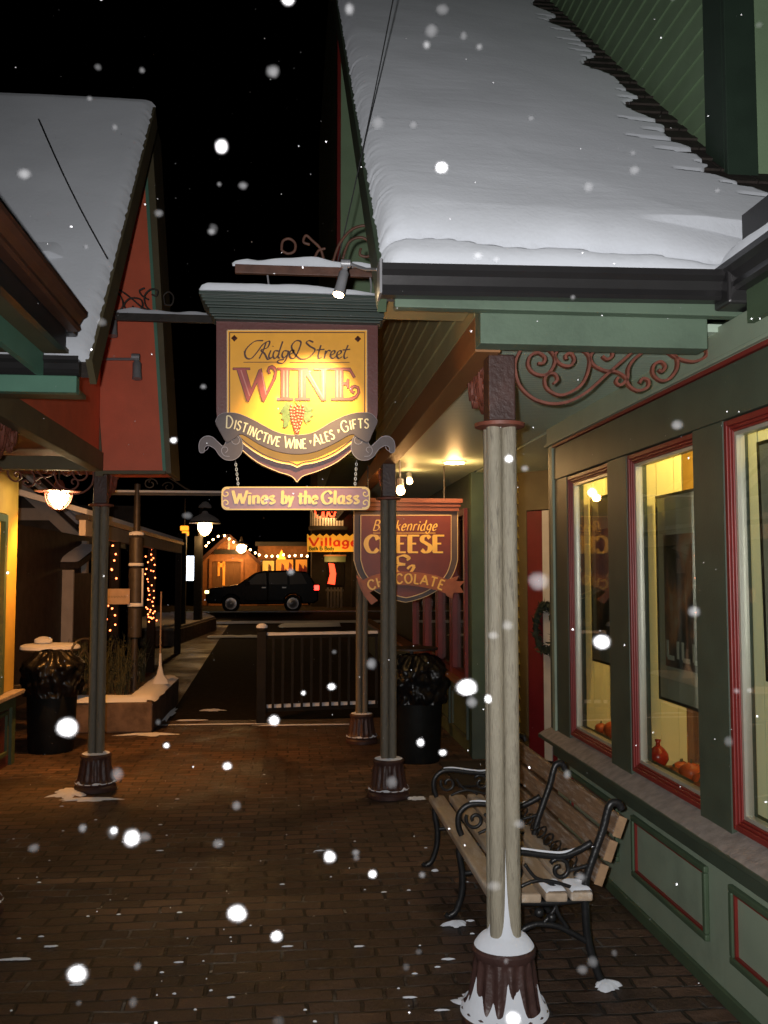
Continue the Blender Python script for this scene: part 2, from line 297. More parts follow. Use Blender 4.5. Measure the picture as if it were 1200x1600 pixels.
# ------------------------------------------------------------------ mesh builder
OFF = {}
class MB:
    def __init__(s): s.v = []; s.f = []
    def add(s, vs, fs):
        k = len(s.v); s.v += [tuple(p) for p in vs]; s.f += [tuple(i+k for i in f) for f in fs]; return s
    def box(s, x0, x1, y0, y1, z0, z1):
        return s.hexa([(x0,y0,z0),(x1,y0,z0),(x1,y1,z0),(x0,y1,z0),(x0,y0,z1),(x1,y0,z1),(x1,y1,z1),(x0,y1,z1)])
    def hexa(s, p): return s.add(p, [(3,2,1,0),(4,5,6,7),(0,1,5,4),(1,2,6,5),(2,3,7,6),(3,0,4,7)])
    def beam(s, a, b, w, h, up=(0,0,1)):
        a, b = Vector(a), Vector(b); d = (b-a).normalized(); u = Vector(up); r = d.cross(u)
        if r.length < 1e-4: r = d.cross(Vector((1,0,0)))
        r.normalize(); u = r.cross(d)
        p = []
        for c in (a, b): p += [c-r*w/2-u*h/2, c+r*w/2-u*h/2, c+r*w/2+u*h/2, c-r*w/2+u*h/2]
        return s.add(p, [(0,1,2,3),(7,6,5,4),(0,4,5,1),(1,5,6,2),(2,6,7,3),(3,7,4,0)])
    def prism(s, front, ext):
        n = len(front); e = Vector(ext); fr = [Vector(p) for p in front]; bk = [p+e for p in fr]
        return s.add(fr+bk, [tuple(range(n)), tuple(range(2*n-1, n-1, -1))]+[(i, n+i, n+(i+1) % n, (i+1) % n) for i in range(n)])
    def tube(s, path, r, n=8, closed=False, cap=True):
        pts = [Vector(p) for p in path]; m = len(pts); rr = r if isinstance(r, (list, tuple)) else [r]*m
        vs = []; fs = []; prev = None
        for i, p in enumerate(pts):
            if closed: t = pts[(i+1) % m]-pts[i-1]
            else: t = pts[min(i+1, m-1)]-pts[max(i-1, 0)]
            t.normalize()
            if prev is None:
                a = Vector((0,0,1)) if abs(t.z) < .9 else Vector((1,0,0))
                u = t.cross(a).normalized()
            else:
                u = prev-t*prev.dot(t); u = u.normalized() if u.length > 1e-6 else t.orthogonal().normalized()
            prev = u; w = t.cross(u)
            vs += [p+(u*math.cos(2*math.pi*k/n)+w*math.sin(2*math.pi*k/n))*rr[i] for k in range(n)]
        for i in range(m if closed else m-1):
            j = (i+1) % m
            fs += [(i*n+k, i*n+(k+1) % n, j*n+(k+1) % n, j*n+k) for k in range(n)]
        if cap and not closed: fs += [tuple(range(n-1, -1, -1)), tuple(range((m-1)*n, m*n))]
        return s.add(vs, fs)
    def lathe(s, prof, c, n=24, fl=None):
        vs = []; fs = []; m = len(prof)
        for r, z in prof:
            for k in range(n):
                a = 2*math.pi*k/n; q = r*(fl(k, z) if fl else 1)
                vs.append((c[0]+q*math.cos(a), c[1]+q*math.sin(a), c[2]+z))
        for i in range(m-1): fs += [(i*n+k, i*n+(k+1) % n, (i+1)*n+(k+1) % n, (i+1)*n+k) for k in range(n)]
        fs += [tuple(range(n-1, -1, -1)), tuple(range((m-1)*n, m*n))]
        return s.add(vs, fs)
    def ball(s, c, r, sub=2, lump=0, sc=(1,1,1), seed=0):
        b = bmesh.new(); bmesh.ops.create_icosphere(b, subdivisions=sub, radius=1)
        vs = []
        for v in b.verts:
            q = v.co*(1+lump*noise.noise(v.co*1.7+Vector((seed*3.1, seed, 0))))
            vs.append((c[0]+q.x*r*sc[0], c[1]+q.y*r*sc[1], c[2]+q.z*r*sc[2]))
        fs = [tuple(v.index for v in f.verts) for f in b.faces]; b.free(); return s.add(vs, fs)
    def grid(s, fn, nu, nv):
        vs = [fn(i/nu, j/nv) for j in range(nv+1) for i in range(nu+1)]
        return s.add(vs, [(j*(nu+1)+i, j*(nu+1)+i+1, (j+1)*(nu+1)+i+1, (j+1)*(nu+1)+i) for j in range(nv) for i in range(nu)])
    def ribbon(s, pts, w, mp, dep, thk):
        # flat band of width w (scalar or list) along 2-D pts; mp(u, v, depth) -> 3-D
        n = len(pts); L = []; Rr = []
        for i in range(n):
            a = pts[max(i-1, 0)]; b = pts[min(i+1, n-1)]
            dx, dy = b[0]-a[0], b[1]-a[1]; l = math.hypot(dx, dy) or 1
            q = (w[i] if isinstance(w, (list, tuple)) else w)/2
            L.append((pts[i][0]-dy/l*q, pts[i][1]+dx/l*q)); Rr.append((pts[i][0]+dy/l*q, pts[i][1]-dx/l*q))
        vs = [mp(*p, dep) for p in L]+[mp(*p, dep) for p in Rr]+[mp(*p, dep-thk) for p in L]+[mp(*p, dep-thk) for p in Rr]
        fs = []
        for i in range(n-1):
            fs += [(i, i+1, n+i+1, n+i), (i, 2*n+i, 2*n+i+1, i+1), (n+i+1, 3*n+i+1, 3*n+i, n+i)]
        fs += [(0, n, 3*n, 2*n), (n-1, 3*n-1, 4*n-1, 2*n-1)]
        return s.add(vs, fs)
    def build(s, name, mat, parent=None, smooth=False, bevel=0, label=None):
        me = bpy.data.meshes.new(name); o = bpy.data.objects.new(name, me); COL.objects.link(o)
        off = OFF.get(parent, Vector((0,0,0)))
        me.from_pydata([tuple(Vector(v)-off) for v in s.v], [], s.f)
        b = bmesh.new(); b.from_mesh(me); bmesh.ops.recalc_face_normals(b, faces=b.faces); b.to_mesh(b and me); b.free()
        if smooth:
            for p in me.polygons: p.use_smooth = True
            if smooth != 'all':
                b = bmesh.new(); b.from_mesh(me)
                for e in b.edges:
                    if len(e.link_faces) == 2 and e.calc_face_angle(0) > R(38): e.smooth = False
                b.to_mesh(me); b.free()
        me.materials.append(M[mat])
        if parent is not None: o.parent = parent; OFF[o] = off
        if bevel:
            md = o.modifiers.new('bevel', 'BEVEL'); md.width = bevel; md.segments = 2; md.limit_method = 'ANGLE'
        if label: o['label'] = label
        return o
def tag(o, label, cat, group=None, kind=None):
    if label: o['label'] = label
    if cat: o['category'] = cat
    if group: o['group'] = group
    if kind: o['kind'] = kind
    return o
def thing(name, label, cat, loc=(0,0,0), group=None, world=True):
    o = bpy.data.objects.new(name, None); o.empty_display_size = .1; COL.objects.link(o); o.location = loc
    if world: OFF[o] = Vector(loc)
    return tag(o, label, cat, group)
def dup(src, loc, label, rz=0, scale=None):
    def cp(a, par):
        c = a.copy(); COL.objects.link(c)
        if par is not None: c.parent = par
        for ch in list(a.children): cp(ch, c)
        return c
    r = cp(src, None); r.location = loc; r.rotation_euler = (0, 0, rz); r['label'] = label
    if scale: r.scale = scale
    return r
def smoothpath(pts, k=6, closed=False):
    n = len(pts); out = []
    D = len(pts[0])
    for i in range(n if closed else n-1):
        p = [pts[(i+j) % n] if closed else pts[min(max(i+j, 0), n-1)] for j in (-1, 0, 1, 2)]
        for q in range(k):
            t = q/k
            out.append(tuple(.5*(2*p[1][d]+(p[2][d]-p[0][d])*t+(2*p[0][d]-5*p[1][d]+4*p[2][d]-p[3][d])*t*t+(3*p[1][d]-p[0][d]-3*p[2][d]+p[3][d])*t**3) for d in range(D)))
    if not closed: out.append(tuple(pts[-1]))
    return out
def plane(Y, ox=0, oy=0, sc=1, off=(0,0)):
    # (u, v) on a traced face -> point on the upright plane at distance Y, dep metres in front of it
    def f(u, v, dep=0):
        p = P(ox+u/sc, oy+v/sc, Y); return (p.x+off[0], Y-dep, p.z+off[1])
    return f
# ------------------------------------------------------------------ lettering (skeleton glyphs drawn with a broad nib)
G = {}
def g(ch, w, *st): G[ch] = (w, st)
def ln(*p): return ('L', p)
def sm(*p): return ('S', p)
g('A', .8, ln((0,0),(.4,1),(.8,0)), ln((.17,.34),(.63,.34)))
g('B', .62, ln((.08,0),(.08,1)), sm((.08,1),(.4,.98),(.54,.77),(.38,.56),(.08,.53)), sm((.08,.53),(.45,.5),(.62,.27),(.44,.02),(.08,0)))
g('C', .74, sm((.72,.76),(.6,.96),(.34,.99),(.08,.75),(.04,.4),(.22,.06),(.5,0),(.72,.2)))
g('D', .74, ln((.06,0),(.06,1)), sm((.06,1),(.42,.96),(.72,.55),(.46,.05),(.06,0)))
g('E', .56, ln((.07,0),(.07,1)), ln((.07,1),(.52,1)), ln((.07,.52),(.44,.52)), ln((.07,0),(.55,0)))
g('F', .52, ln((.07,0),(.07,1)), ln((.07,1),(.52,1)), ln((.07,.52),(.44,.52)))
g('G', .78, sm((.72,.78),(.58,.97),(.34,.99),(.08,.75),(.04,.4),(.22,.06),(.5,0),(.72,.14)), ln((.72,.1),(.72,.45),(.48,.45)))
g('H', .74, ln((.07,0),(.07,1)), ln((.67,0),(.67,1)), ln((.07,.52),(.67,.52)))
g('I', .16, ln((.08,0),(.08,1)))
g('L', .5, ln((.07,0),(.07,1)), ln((.07,0),(.5,0)))
g('M', .8, ln((.05,0),(.1,1),(.4,.3),(.7,1),(.75,0)))
g('N', .72, ln((.06,0),(.06,1)), ln((.06,1),(.66,0)), ln((.66,0),(.66,1)))
g('O', .82, sm((.41,1),(.1,.8),(.05,.4),(.3,.02),(.6,.06),(.78,.42),(.68,.85),(.41,1)))
g('R', .66, ln((.07,0),(.07,1)), sm((.07,1),(.42,.97),(.55,.75),(.38,.52),(.07,.5)), ln((.3,.5),(.64,0)))
g('S', .58, sm((.52,.84),(.36,.99),(.12,.92),(.08,.7),(.3,.54),(.52,.36),(.48,.1),(.25,0),(.04,.15)))
g('T', .66, ln((.33,0),(.33,1)), ln((0,1),(.66,1)))
g('V', .72, ln((0,1),(.36,0),(.72,1)))
g('W', 1.06, ln((0,1),(.28,0),(.53,.8),(.78,0),(1.06,1)))
g('&', .8, sm((.78,.42),(.62,.1),(.3,0),(.05,.2),(.14,.46),(.42,.52)), sm((.42,.52),(.14,.6),(.12,.88),(.36,1),(.56,.86),(.48,.74)), sm((.5,.28),(.64,.45),(.8,.42)))
g('a', .5, sm((.42,.5),(.25,.62),(.06,.4),(.1,.08),(.28,.02),(.42,.2)), ln((.42,.6),(.42,.08),(.5,0)))
g('b', .52, ln((.08,.02),(.08,1)), sm((.08,.45),(.28,.62),(.48,.4),(.42,.08),(.22,0),(.08,.1)))
g('c', .44, sm((.42,.5),(.26,.62),(.06,.38),(.12,.06),(.28,0),(.43,.12)))
g('d', .54, sm((.44,.48),(.26,.62),(.06,.38),(.12,.05),(.28,0),(.44,.16)), ln((.44,1),(.44,.06),(.52,0)))
g('e', .48, sm((.07,.32),(.42,.36),(.36,.58),(.2,.62),(.06,.36),(.12,.06),(.28,0),(.45,.12)))
g('g', .52, sm((.44,.48),(.26,.62),(.07,.4),(.13,.12),(.28,.08),(.44,.22)), sm((.44,.6),(.44,.05),(.34,-.26),(.12,-.24),(.06,-.1)))
g('h', .54, ln((.08,0),(.08,1)), sm((.08,.42),(.26,.62),(.44,.5),(.45,.0)))
g('i', .18, ln((.09,0),(.09,.6)), ln((.09,.78),(.09,.88)))
g('k', .52, ln((.08,0),(.08,1)), ln((.44,.6),(.1,.28)), ln((.2,.36),(.5,0)))
g('l', .18, ln((.09,0),(.09,1)))
g('n', .54, ln((.08,0),(.08,.6)), sm((.08,.42),(.26,.62),(.44,.5),(.45,0)))
g('o', .54, sm((.27,.62),(.07,.42),(.1,.1),(.27,0),(.45,.12),(.47,.45),(.27,.62)))
g('r', .38, ln((.08,0),(.08,.6)), sm((.08,.42),(.2,.6),(.36,.58)))
g('s', .42, sm((.38,.52),(.22,.63),(.08,.5),(.22,.34),(.38,.18),(.24,0),(.04,.08)))
g('t', .36, sm((.14,.86),(.14,.2),(.2,.02),(.34,.06)), ln((.0,.6),(.34,.6)))
g('y', .5, ln((.04,.6),(.25,.06)), sm((.46,.6),(.25,.06),(.14,-.22),(.0,-.24)))
g(' ', .3); g('.', .2, ln((.1,.42),(.1,.56)))
def text(mb, s, mp, u0, u1, base, h, thick, thin, slant=0, track=.14, serif=0, nib=18, dep=.004, thk=.003, caps=1.0, path=None):
    """lettering between u0 and u1 (v grows downwards); path(u)->(dv, angle) bends the line"""
    cur = 0; items = []
    for i, ch in enumerate(s):
        w, st = G[ch]; k = caps if (i == 0 or s[i-1] == ' ') else 1.0
        items.append((cur, k, st)); cur += w*k+track
    sx = (u1-u0)/(cur-track); j = 0
    nb = R(nib)
    for x0, k, st in items:
        for kind, p in st:
            if kind == 'S': p = smoothpath(p, 7)
            else:
                q = []
                for a, b in zip(p, p[1:]): q += [(a[0]+(b[0]-a[0])*t/4, a[1]+(b[1]-a[1])*t/4) for t in range(4)]
                p = q+[p[-1]]
            strokes = [p]
            if serif and kind == 'L':
                for e, o in ((p[0], p[1]), (p[-1], p[-2])):
                    if abs(e[0]-o[0]) < .12 and (e[1] in (0, 1, .6)): strokes.append([(e[0]-serif, e[1]), (e[0], e[1]), (e[0]+serif, e[1])])
            segs = []
            for q in strokes:
                # split at sharp corners
                cur_ = [q[0]]
                for a, b, c in zip(q, q[1:], q[2:]):
                    cur_.append(b)
                    v1 = (b[0]-a[0], b[1]-a[1]); v2 = (c[0]-b[0], c[1]-b[1])
                    l = (math.hypot(*v1)*math.hypot(*v2)) or 1
                    if (v1[0]*v2[0]+v1[1]*v2[1])/l < .6: segs.append(cur_); cur_ = [b]
                cur_.append(q[-1]); segs.append(cur_)
            for q in segs:
                pts = []
                for x, y in q:
                    uu = u0+(x0+x*k)*sx+slant*y*h*k; vv = base-y*h*k
                    if path:
                        uc = u0+(x0+.3)*sx
                        dv, an = path(uc)
                        rx, ry = uu-uc, vv-base
                        uu = uc+rx*math.cos(an)-ry*math.sin(an); vv = base+dv+rx*math.sin(an)+ry*math.cos(an)
                    pts.append((uu, vv))
                ws = []
                for i in range(len(pts)):
                    a = pts[max(i-1, 0)]; b = pts[min(i+1, len(pts)-1)]
                    an = math.atan2(-(b[1]-a[1]), b[0]-a[0])
                    ws.append(thin+(thick-thin)*abs(math.sin(an-nb))**1.2)
                mb.ribbon(pts, ws, mp, dep+.00007*(j % 11), thk); j += 1
    return mb
# ================================================================== GROUND
mb = MB(); mb.add([(-30,-6,0),(30,-6,0),(30,33,0),(-30,33,0)], [(0,1,2,3)])
tag(mb.build('pavement', 'paving'), 'brick paved pedestrian alley with specks of snow', 'pavement', kind='structure')
mb = MB(); mb.add([(-1.35,10.45,.003),(6,10.45,.003),(6,33,.003),(-2.1,33,.003)], [(0,1,2,3)])
tag(mb.build('path', 'asphalt'), 'dark wet path running on from the railing to the street', 'path', kind='structure')
mb = MB(); mb.add([(-90,33,.004),(90,33,.004),(90,46,.004),(-90,46,.004)], [(0,1,2,3)])
tag(mb.build('road', 'asphalt'), 'dark street crossing beyond the alley', 'road', kind='structure')
mb = MB(); mb.add([(-300,-60,-.012),(300,-60,-.012),(300,400,-.012),(-300,400,-.012)], [(0,1,2,3)])
tag(mb.build('ground', 'asphalt'), 'dark ground around the alley', 'ground', kind='structure')
def blob(mb, c, rx, ry, h, seed, n=40, ragged=.35):
    rings = 5; vs = []; fs = []
    for j in range(rings+1):
        t = j/rings
        for k in range(n):
            a = 2*math.pi*k/n
            q = 1+ragged*noise.noise(Vector((math.cos(a)*2.1, math.sin(a)*2.1, seed*7.3)))+ragged*.5*noise.noise(Vector((math.cos(a)*6, math.sin(a)*6, seed*3.1)))
            vs.append((c[0]+rx*q*t*math.cos(a), c[1]+ry*q*t*math.sin(a), c[2]+h*(1-t*t)**.6))
    for j in range(rings): fs += [(j*n+k, j*n+(k+1) % n, (j+1)*n+(k+1) % n, (j+1)*n+k) for k in range(n)]
    return mb.add(vs, fs)
mb = MB()
for px, py, rx, ry, h in ((112,1240,.13,.20,.018),(140,1250,.20,.06,.012),(230,1148,.24,.10,.012),(262,1118,.06,.5,.01),(345,1132,.5,.03,.008),(330,1110,.12,.10,.01),(300,1126,.16,.04,.01),
    (480,1133,.5,.035,.008),(650,1248,.07,.06,.008),(712,1446,.055,.03,.02),(948,1543,.05,.04,.025),(680,1362,.035,.025,.012),(740,1570,.06,.10,.012),(700,1500,.05,.02,.006),
    (735,1440,.03,.02,.006),(80,1480,.06,.02,.005),(25,1500,.12,.03,.006),(120,1540,.05,.015,.005),(450,1480,.05,.015,.005),(360,1560,.03,.012,.005),(500,1330,.05,.02,.005),(560,1480,.04,.015,.005),(640,1560,.05,.015,.005),(280,1505,.04,.012,.005),(690,1580,.05,.012,.005),(600,1395,.03,.012,.004),(250,1330,.04,.015,.004)):
    p = PZ(px, py, 0); k = .5 if (py > 1300 and rx > .025 and px not in (712, 948, 740)) else 1
    blob(mb, (p.x, p.y, .003), rx*k, ry*k*.9, h, px, ragged=.75)
for k in range(60):
    p = PZ(random.uniform(0, 760), random.uniform(1200, 1600), 0); s = random.uniform(.002, .006)
    blob(mb, (p.x, p.y, .002), s*random.uniform(1,3), s, .005, k, n=8)
tag(mb.build('ground_snow', 'snow', smooth='all'), 'thin scraps of snow left on the brick paving', 'snow', kind='stuff')

# ================================================================== RIGHT SHOP
XW = 1.62
shop = thing('wine_shop', 'green shop at right with red window frames and snowy porch roof', 'shop', (XW, 3.3, 0))
# --- low wall with raised panels
mb = MB(); mb.box(XW, XW+.12, .4, 5.62, 0, .5); lw = mb.build('lower_wall', 'sage', shop)
mb = MB(); mb.box(XW-.018, XW, .4, 5.62, 0, .055); mb.build('skirting', 'mid_green', shop, bevel=.004)
for y0, y1 in ((2.52, 3.355), (3.55, 4.345), (4.55, 5.34), (1.5, 2.3)):
    z0, z1 = .18, .465; w = .026
    mb = MB()
    for a in ((y0,y1,z0,z0+w),(y0,y1,z1-w,z1),(y0,y0+w,z0+w,z1-w),(y1-w,y1,z0+w,z1-w)): mb.box(XW-.022, XW, *a)
    pn = mb.build('wall_panel', 'mid_green', shop, bevel=.006)
    mb = MB(); r = .009; a, b, c, d = y0+w, y1-w, z0+w, z1-w
    for q in ((a,b,c,c+r),(a,b,d-r,d),(a,a+r,c+r,d-r),(b-r,b,c+r,d-r)): mb.box(XW-.012, XW, *q)
    mb.build('bead', 'red_trim', pn)
mb = MB(); mb.box(XW-.03, XW+.1, .4, 5.62, .5, .602); mb.build('sill_rail', 'dark_green', shop, bevel=.005)
mb = MB(); mb.hexa([(XW-.11,.4,.602),(XW+.1,.4,.602),(XW+.1,5.66,.602),(XW-.11,5.66,.602),(XW-.11,.4,.624),(XW+.1,.4,.716),(XW+.1,5.66,.716),(XW-.11,5.66,.624)]); sl = mb.build('sill', 'dark_green', shop, bevel=.004)
def dust(u, v):
    y = .4+5.24*v; x = XW-.108+.115*u
    return (x, y, .624+.092*(x-XW+.11)/.21+.001+.006*min(1, u*7, (1-u)*7)+.0035*noise.noise(Vector((x*20, y*9, 0))))
MB().grid(dust, 10, 160).build('snow_dusting', 'snow_dust', sl, smooth='all')
# --- window wall: header and mullions
WIN = ((2.46, 3.28), (3.49, 4.28), (4.50, 5.25)); ZB, ZT = .682, 2.165; XF = XW-.034
mb = MB(); mb.box(XW, XW+.07, .4, 5.62, ZT-.02, 2.40); mb.box(XW, XW+.07, .4, 5.62, .632, ZB+.01)
ys = [.4]+[y for w in WIN for y in w]+[5.62]
for a, b in zip(ys[::2], ys[1::2]): mb.box(XW, XW+.07, a+.01, b-.01, ZB+.01, ZT-.02)
mb.build('window_wall', 'dark_green', shop)
for a, b in zip(ys[::2], ys[1::2]):
    mb = MB(); mb.box(XF, XW-.031, a, min(b+(.05 if b < 5 else 0), 5.50), .650, 2.168); mb.box(XW-.031, XW-.001, a, min(b, 5.50), .650, 2.168); mb.build('mullion', 'dark_green', shop, bevel=.004)
mb = MB(); mb.box(XF-.004, XW-.001, .4, 5.50, 2.170, 2.365); mb.build('header_board', 'dark_green', shop, bevel=.004)
mb = MB(); mb.box(XF-.012, XW+.07, .4, 5.62, 2.385, 2.52); mb.box(XF-.03, XF-.012, .4, 5.62, 2.385, 2.40); mb.build('frieze', 'sage', shop, bevel=.003)
mb = MB(); mb.box(XF-.014, XF+.02, .4, 5.50, 2.367, 2.383); mb.build('frieze_bead', 'red_trim', shop)
mb = MB(); mb.box(XF-.012, XW+.02, 5.505, 5.56, .634, 2.384); mb.build('corner_board', 'sage', shop, bevel=.004)
mb = MB(); mb.box(XF, XW+.05, 5.562, 5.64, .634, 2.52); mb.build('corner_board', 'dark_green', shop, bevel=.004)
for k, (a, b) in enumerate(WIN):
    mb = MB()
    for d0, d1, w0, w1 in ((-.030, .01, 0, .022), (-.023, .012, .022, .034), (-.016, .014, .034, .044)):
        y0, y1, z0, z1 = a+w0, b-w0, ZB+w0, ZT-w0; w = w1-w0
        mb.box(XW+d0, XW+d1, y0, y0+w, z0, z1); mb.box(XW+d0, XW+d1, y1-w, y1, z0, z1)
        mb.box(XW+d0, XW+d1, y0+w, y1-w, z0, z0+w); mb.box(XW+d0, XW+d1, y0+w, y1-w, z1-w, z1)
    wd = mb.build('window', 'red_trim', shop, bevel=.003)
    mb = MB(); y0, y1, z0, z1 = a+.045, b-.045, ZB+.045, ZT-.045
    for q in ((y0,y0+.014,z0,z1),(y1-.014,y1,z0,z1),(y0+.014,y1-.014,z0,z0+.014),(y0+.014,y1-.014,z1-.014,z1)): mb.box(XW-.010, XW+.022, *q)
    mb.build('glazing_strip', 'alu', wd)
    mb = MB(); mb.box(XW+.002, XW+.007, y0+.014, y1-.014, z0+.014, z1-.014); mb.build('pane', 'glass', wd)
# --- display space behind the glass
mb = MB(); mb.box(2.45, 2.5, .4, 5.62, .5, 2.6); mb.build('back_wall', 'gold_wall', shop)
mb = MB(); mb.box(XW+.075, 2.45, .4, 5.62, .64, .672); mb.build('display_shelf', 'beam_brown', shop)
mb = MB(); mb.box(XW+.075, 2.45, .4, 5.62, 2.42, 2.45); mb.build('display_ceiling', 'panel_cream', shop)
for y, xr, m in ((3.41, 1.95, 'panel_sage'), (4.42, 1.92, 'panel_cream'), (5.42, 1.88, 'panel_cream')):
    mb = MB(); mb.box(XW+.072, xr, y, y+.03, .674, 2.418)
    for q in range(3): mb.box(XW+.08+q*.09, XW+.084+q*.09, y-.003, y, .68, 2.41)
    mb.build('display_panel', m, shop)
for y in (3.45, 4.46, 5.46):
    mb = MB()
    mb.grid(lambda u, v, y=y: (1.93+u*.40, y-.03+.018*math.sin(u*40)+.01*math.sin(u*90+v*3), .68+v*.72), 60, 4)
    mb.build('curtain', 'curtain', shop, smooth='all')
for y, pw in ((3.05, 10), (4.02, 24), (5.03, 24), (1.6, 8)):
    lamp('display_lamp', 'POINT', (2.02, y, 2.36), pw, (1, .72, .26), .04)
# --- porch ceiling, beams, fascia
mb = MB(); mb.box(.75, XW-.03, 3.27, 14, 2.50, 2.53); mb.build('porch_ceiling', 'beadboard', shop)
mb = MB(); mb.box(.655, 1.49, 3.175, 3.27, 2.412, 2.57); mb.build('porch_beam', 'pale_green', shop, bevel=.004)
mb = MB(); mb.box(.655, .75, 3.272, 7.25, 2.405, 2.535); mb.build('porch_beam', 'beam_brown', shop, bevel=.004)
mb = MB(); mb.box(.655, .75, 7.252, 14, 2.405, 2.535); mb.build('porch_beam', 'beam_brown', shop, bevel=.004)
mb = MB(); mb.box(.345, 1.60, 3.12, 3.17, 2.518, 2.60); mb.build('fascia', 'pale_green', shop, bevel=.004)
mb = MB(); mb.box(.345, .654, 3.172, 3.5, 2.58, 2.6); mb.build('eave_soffit', 'siding_olive', shop)
# lap siding on the porch flank, rising to the roof
A = math.atan(.92); SA, CA = math.sin(A), math.cos(A)
EY, EZ, XL = 3.10, 2.632, .32
mb = MB(); z = 2.536
while z < 6.2:
    ya = max(3.275, EY+(z-EZ+.10)/.92+.02)
    if ya < 7.3: mb.hexa([(.654,ya,z),(.70,ya,z),(.70,7.32,z),(.654,7.32,z),(.662,ya+.09,z+.098),(.70,ya+.09,z+.098),(.70,7.32,z+.098),(.662,7.32,z+.098)])
    z += .1
mb.build('flank_siding', 'siding_olive', shop)
# roof deck
def rp(x, s, h=0): return (x, EY+s*CA-h*SA, EZ+s*SA+h*CA)
SL = 6.0
mb = MB(); mb.hexa([rp(XL,-.02,-.1),rp(2.9,-.02,-.1),rp(2.9,SL,-.1),rp(XL,SL,-.1),rp(XL,-.02,0),rp(2.9,-.02,0),rp(2.9,SL,0),rp(XL,SL,0)])
rf = mb.build('porch_roof', 'shingle', shop)
mb = MB(); mb.hexa([rp(XL-.03,-.02,-.14),rp(XL,-.02,-.14),rp(XL,SL,-.14),rp(XL-.03,SL,-.14),rp(XL-.03,-.02,.0),rp(XL,-.02,.0),rp(XL,SL,.0),rp(XL-.03,SL,.0)])
mb.build('verge_board', 'mid_green', rf)
# shingle courses that show where the snow is thin
mb = MB()
for i in range(40):
    s = i*.15
    for j in range(7):
        x0 = 1.2+j*.25+(i % 2)*.12
        mb.hexa([rp(x0,s,.0),rp(x0+.243,s,.0),rp(x0+.243,s+.15,.001),rp(x0,s+.15,.001),rp(x0,s,.016),rp(x0+.243,s,.016),rp(x0+.243,s+.15,.005),rp(x0,s+.15,.005)])
mb.build('shingle_course', 'shingle', rf)
rng = random.Random(3); LEN = [rng.uniform(.02, .30)**1.0 for _ in range(60)]
def fbm(x, y, o=3):
    t = 0; a = 1; f = 1
    for _ in range(o): t += a*noise.noise(Vector((x*f, y*f, 4.2))); a *= .5; f *= 2.1
    return t
def snow_h(x, s, xw, lip):
    h = .085+.014*fbm(x*1.5, s*1.5, 2)+.0012*fbm(x*14, s*14, 2)+.0012*noise.noise(Vector((x*3, s*30, 1)))
    e = s-lip
    if e < 0: h = .040+.030*math.sqrt(max(0, min(1, (s+.02)/.09)))-.045*max(0, 1+e/.035)+.006*fbm(x*5, s*5)
    elif e < .24: h = .034+(h+.035-.034)*max(0, 1-(1-e/.24)**2.4)**.5
    else: h += .035*max(0, 1-(e-.24)/.6)**1.5
    if s < .05: h *= math.sqrt(max(0, 1-(1-s/.05)**2))*.9+.1
    return h
def shop_snow(u, v):
    x = XL-.015+2.6*u; s = -.06+SL*v
    lip = .15+.028*math.sin(x*3.1+.6)+.03*noise.noise(Vector((x*3.2, 0, 9)))+.015*noise.noise(Vector((x*9, 3, 9)))+.06*max(0, x-1.25)*-1.2
    h = snow_h(x, s+.02, 2.0, lip)
    ex = x-(XL-.015)
    rag = .012*noise.noise(Vector((s*24, 0, 3)))+.01*noise.noise(Vector((s*60, 1, 3)))
    if ex < .09: h *= math.sqrt(max(0, 1-(1-ex/.09)**2))
    x += rag*max(0, 1-ex/.1)
    # thin snow and bare streaks beside the upper wall
    edge = 1.95 if s > 1.15 else 1.95+.75*(1.15-s)
    dist = edge-x
    h *= min(1, .22+max(0, dist)*.75)
    c = int((s+10)/.15) % 60; fr = ((s+10)/.15) % 1
    L = (LEN[c]*.75+.02)*(1.6 if .5 < s < 2.0 else 1.0)*(1+.25*noise.noise(Vector((s*9, 2, 6))))
    wdt = .26*max(0, 1-dist/L)**.6 if dist < L else 0
    bare = max(0, 1-abs(fr-.2)/max(.001, wdt)) if wdt > 0 else 0
    h -= .036*min(1, bare*1.3)
    if dist < .05+.26*max(0, noise.noise(Vector((x*2.5, s*2.5, 12)))) : h -= .035
    if s < .3 and x > 1.25: h *= max(.25, 1-(x-1.25)*1.2)
    return rp(x, s, h)
MB().grid(shop_snow, 190, 380).build('roof_snow', 'snow', rf, smooth='all')
# gutter along the eave (K profile) with end cap, and its return towards the street front
def gutter(mb, a, b, out, w=.085, h=.098, lip=.012):
    a, b, out = Vector(a), Vector(b), Vector(out)
    prof = [(0,0),(.55,0),(.68,.12),(.62,.34),(.78,.62),(1,.78),(1,1),(.93,1),(.93,.84),(0,.84)]
    A_ = [a+out*(w*p)+Vector((0,0,h*q)) for p, q in prof]
    mb.prism(A_, b-a); return mb
gt = gutter(MB(), (.29, 3.105, 2.540), (1.545, 3.105, 2.556), (0,-1,0)).build('gutter', 'gutter', shop)
mb = MB(); mb.box(.283, .291, 3.015, 3.11, 2.533, 2.650); mb.build('end_cap', 'galv', gt)
mb = MB(); mb.box(1.50, 1.512, 3.01, 3.06, 2.55, 2.665); mb.build('joint_strap', 'galv', gt)
g2 = gutter(MB(), (1.56, 3.11, 2.575), (1.56, .6, 2.575), (-1,0,0)).build('gutter', 'gutter', shop)
mb = MB(); mb.box(1.55, 1.60, .6, 3.0, 2.46, 2.575); mb.build('fascia', 'mid_green', shop)
mb = MB(); mb.hexa([(1.55,.6,2.68),(3.2,.6,3.6),(3.2,3.12,3.6),(1.55,3.12,2.68),(1.55,.6,2.72),(3.2,.6,3.64),(3.2,3.12,3.64),(1.55,3.12,2.72)])
mb.build('front_roof', 'shingle', shop)
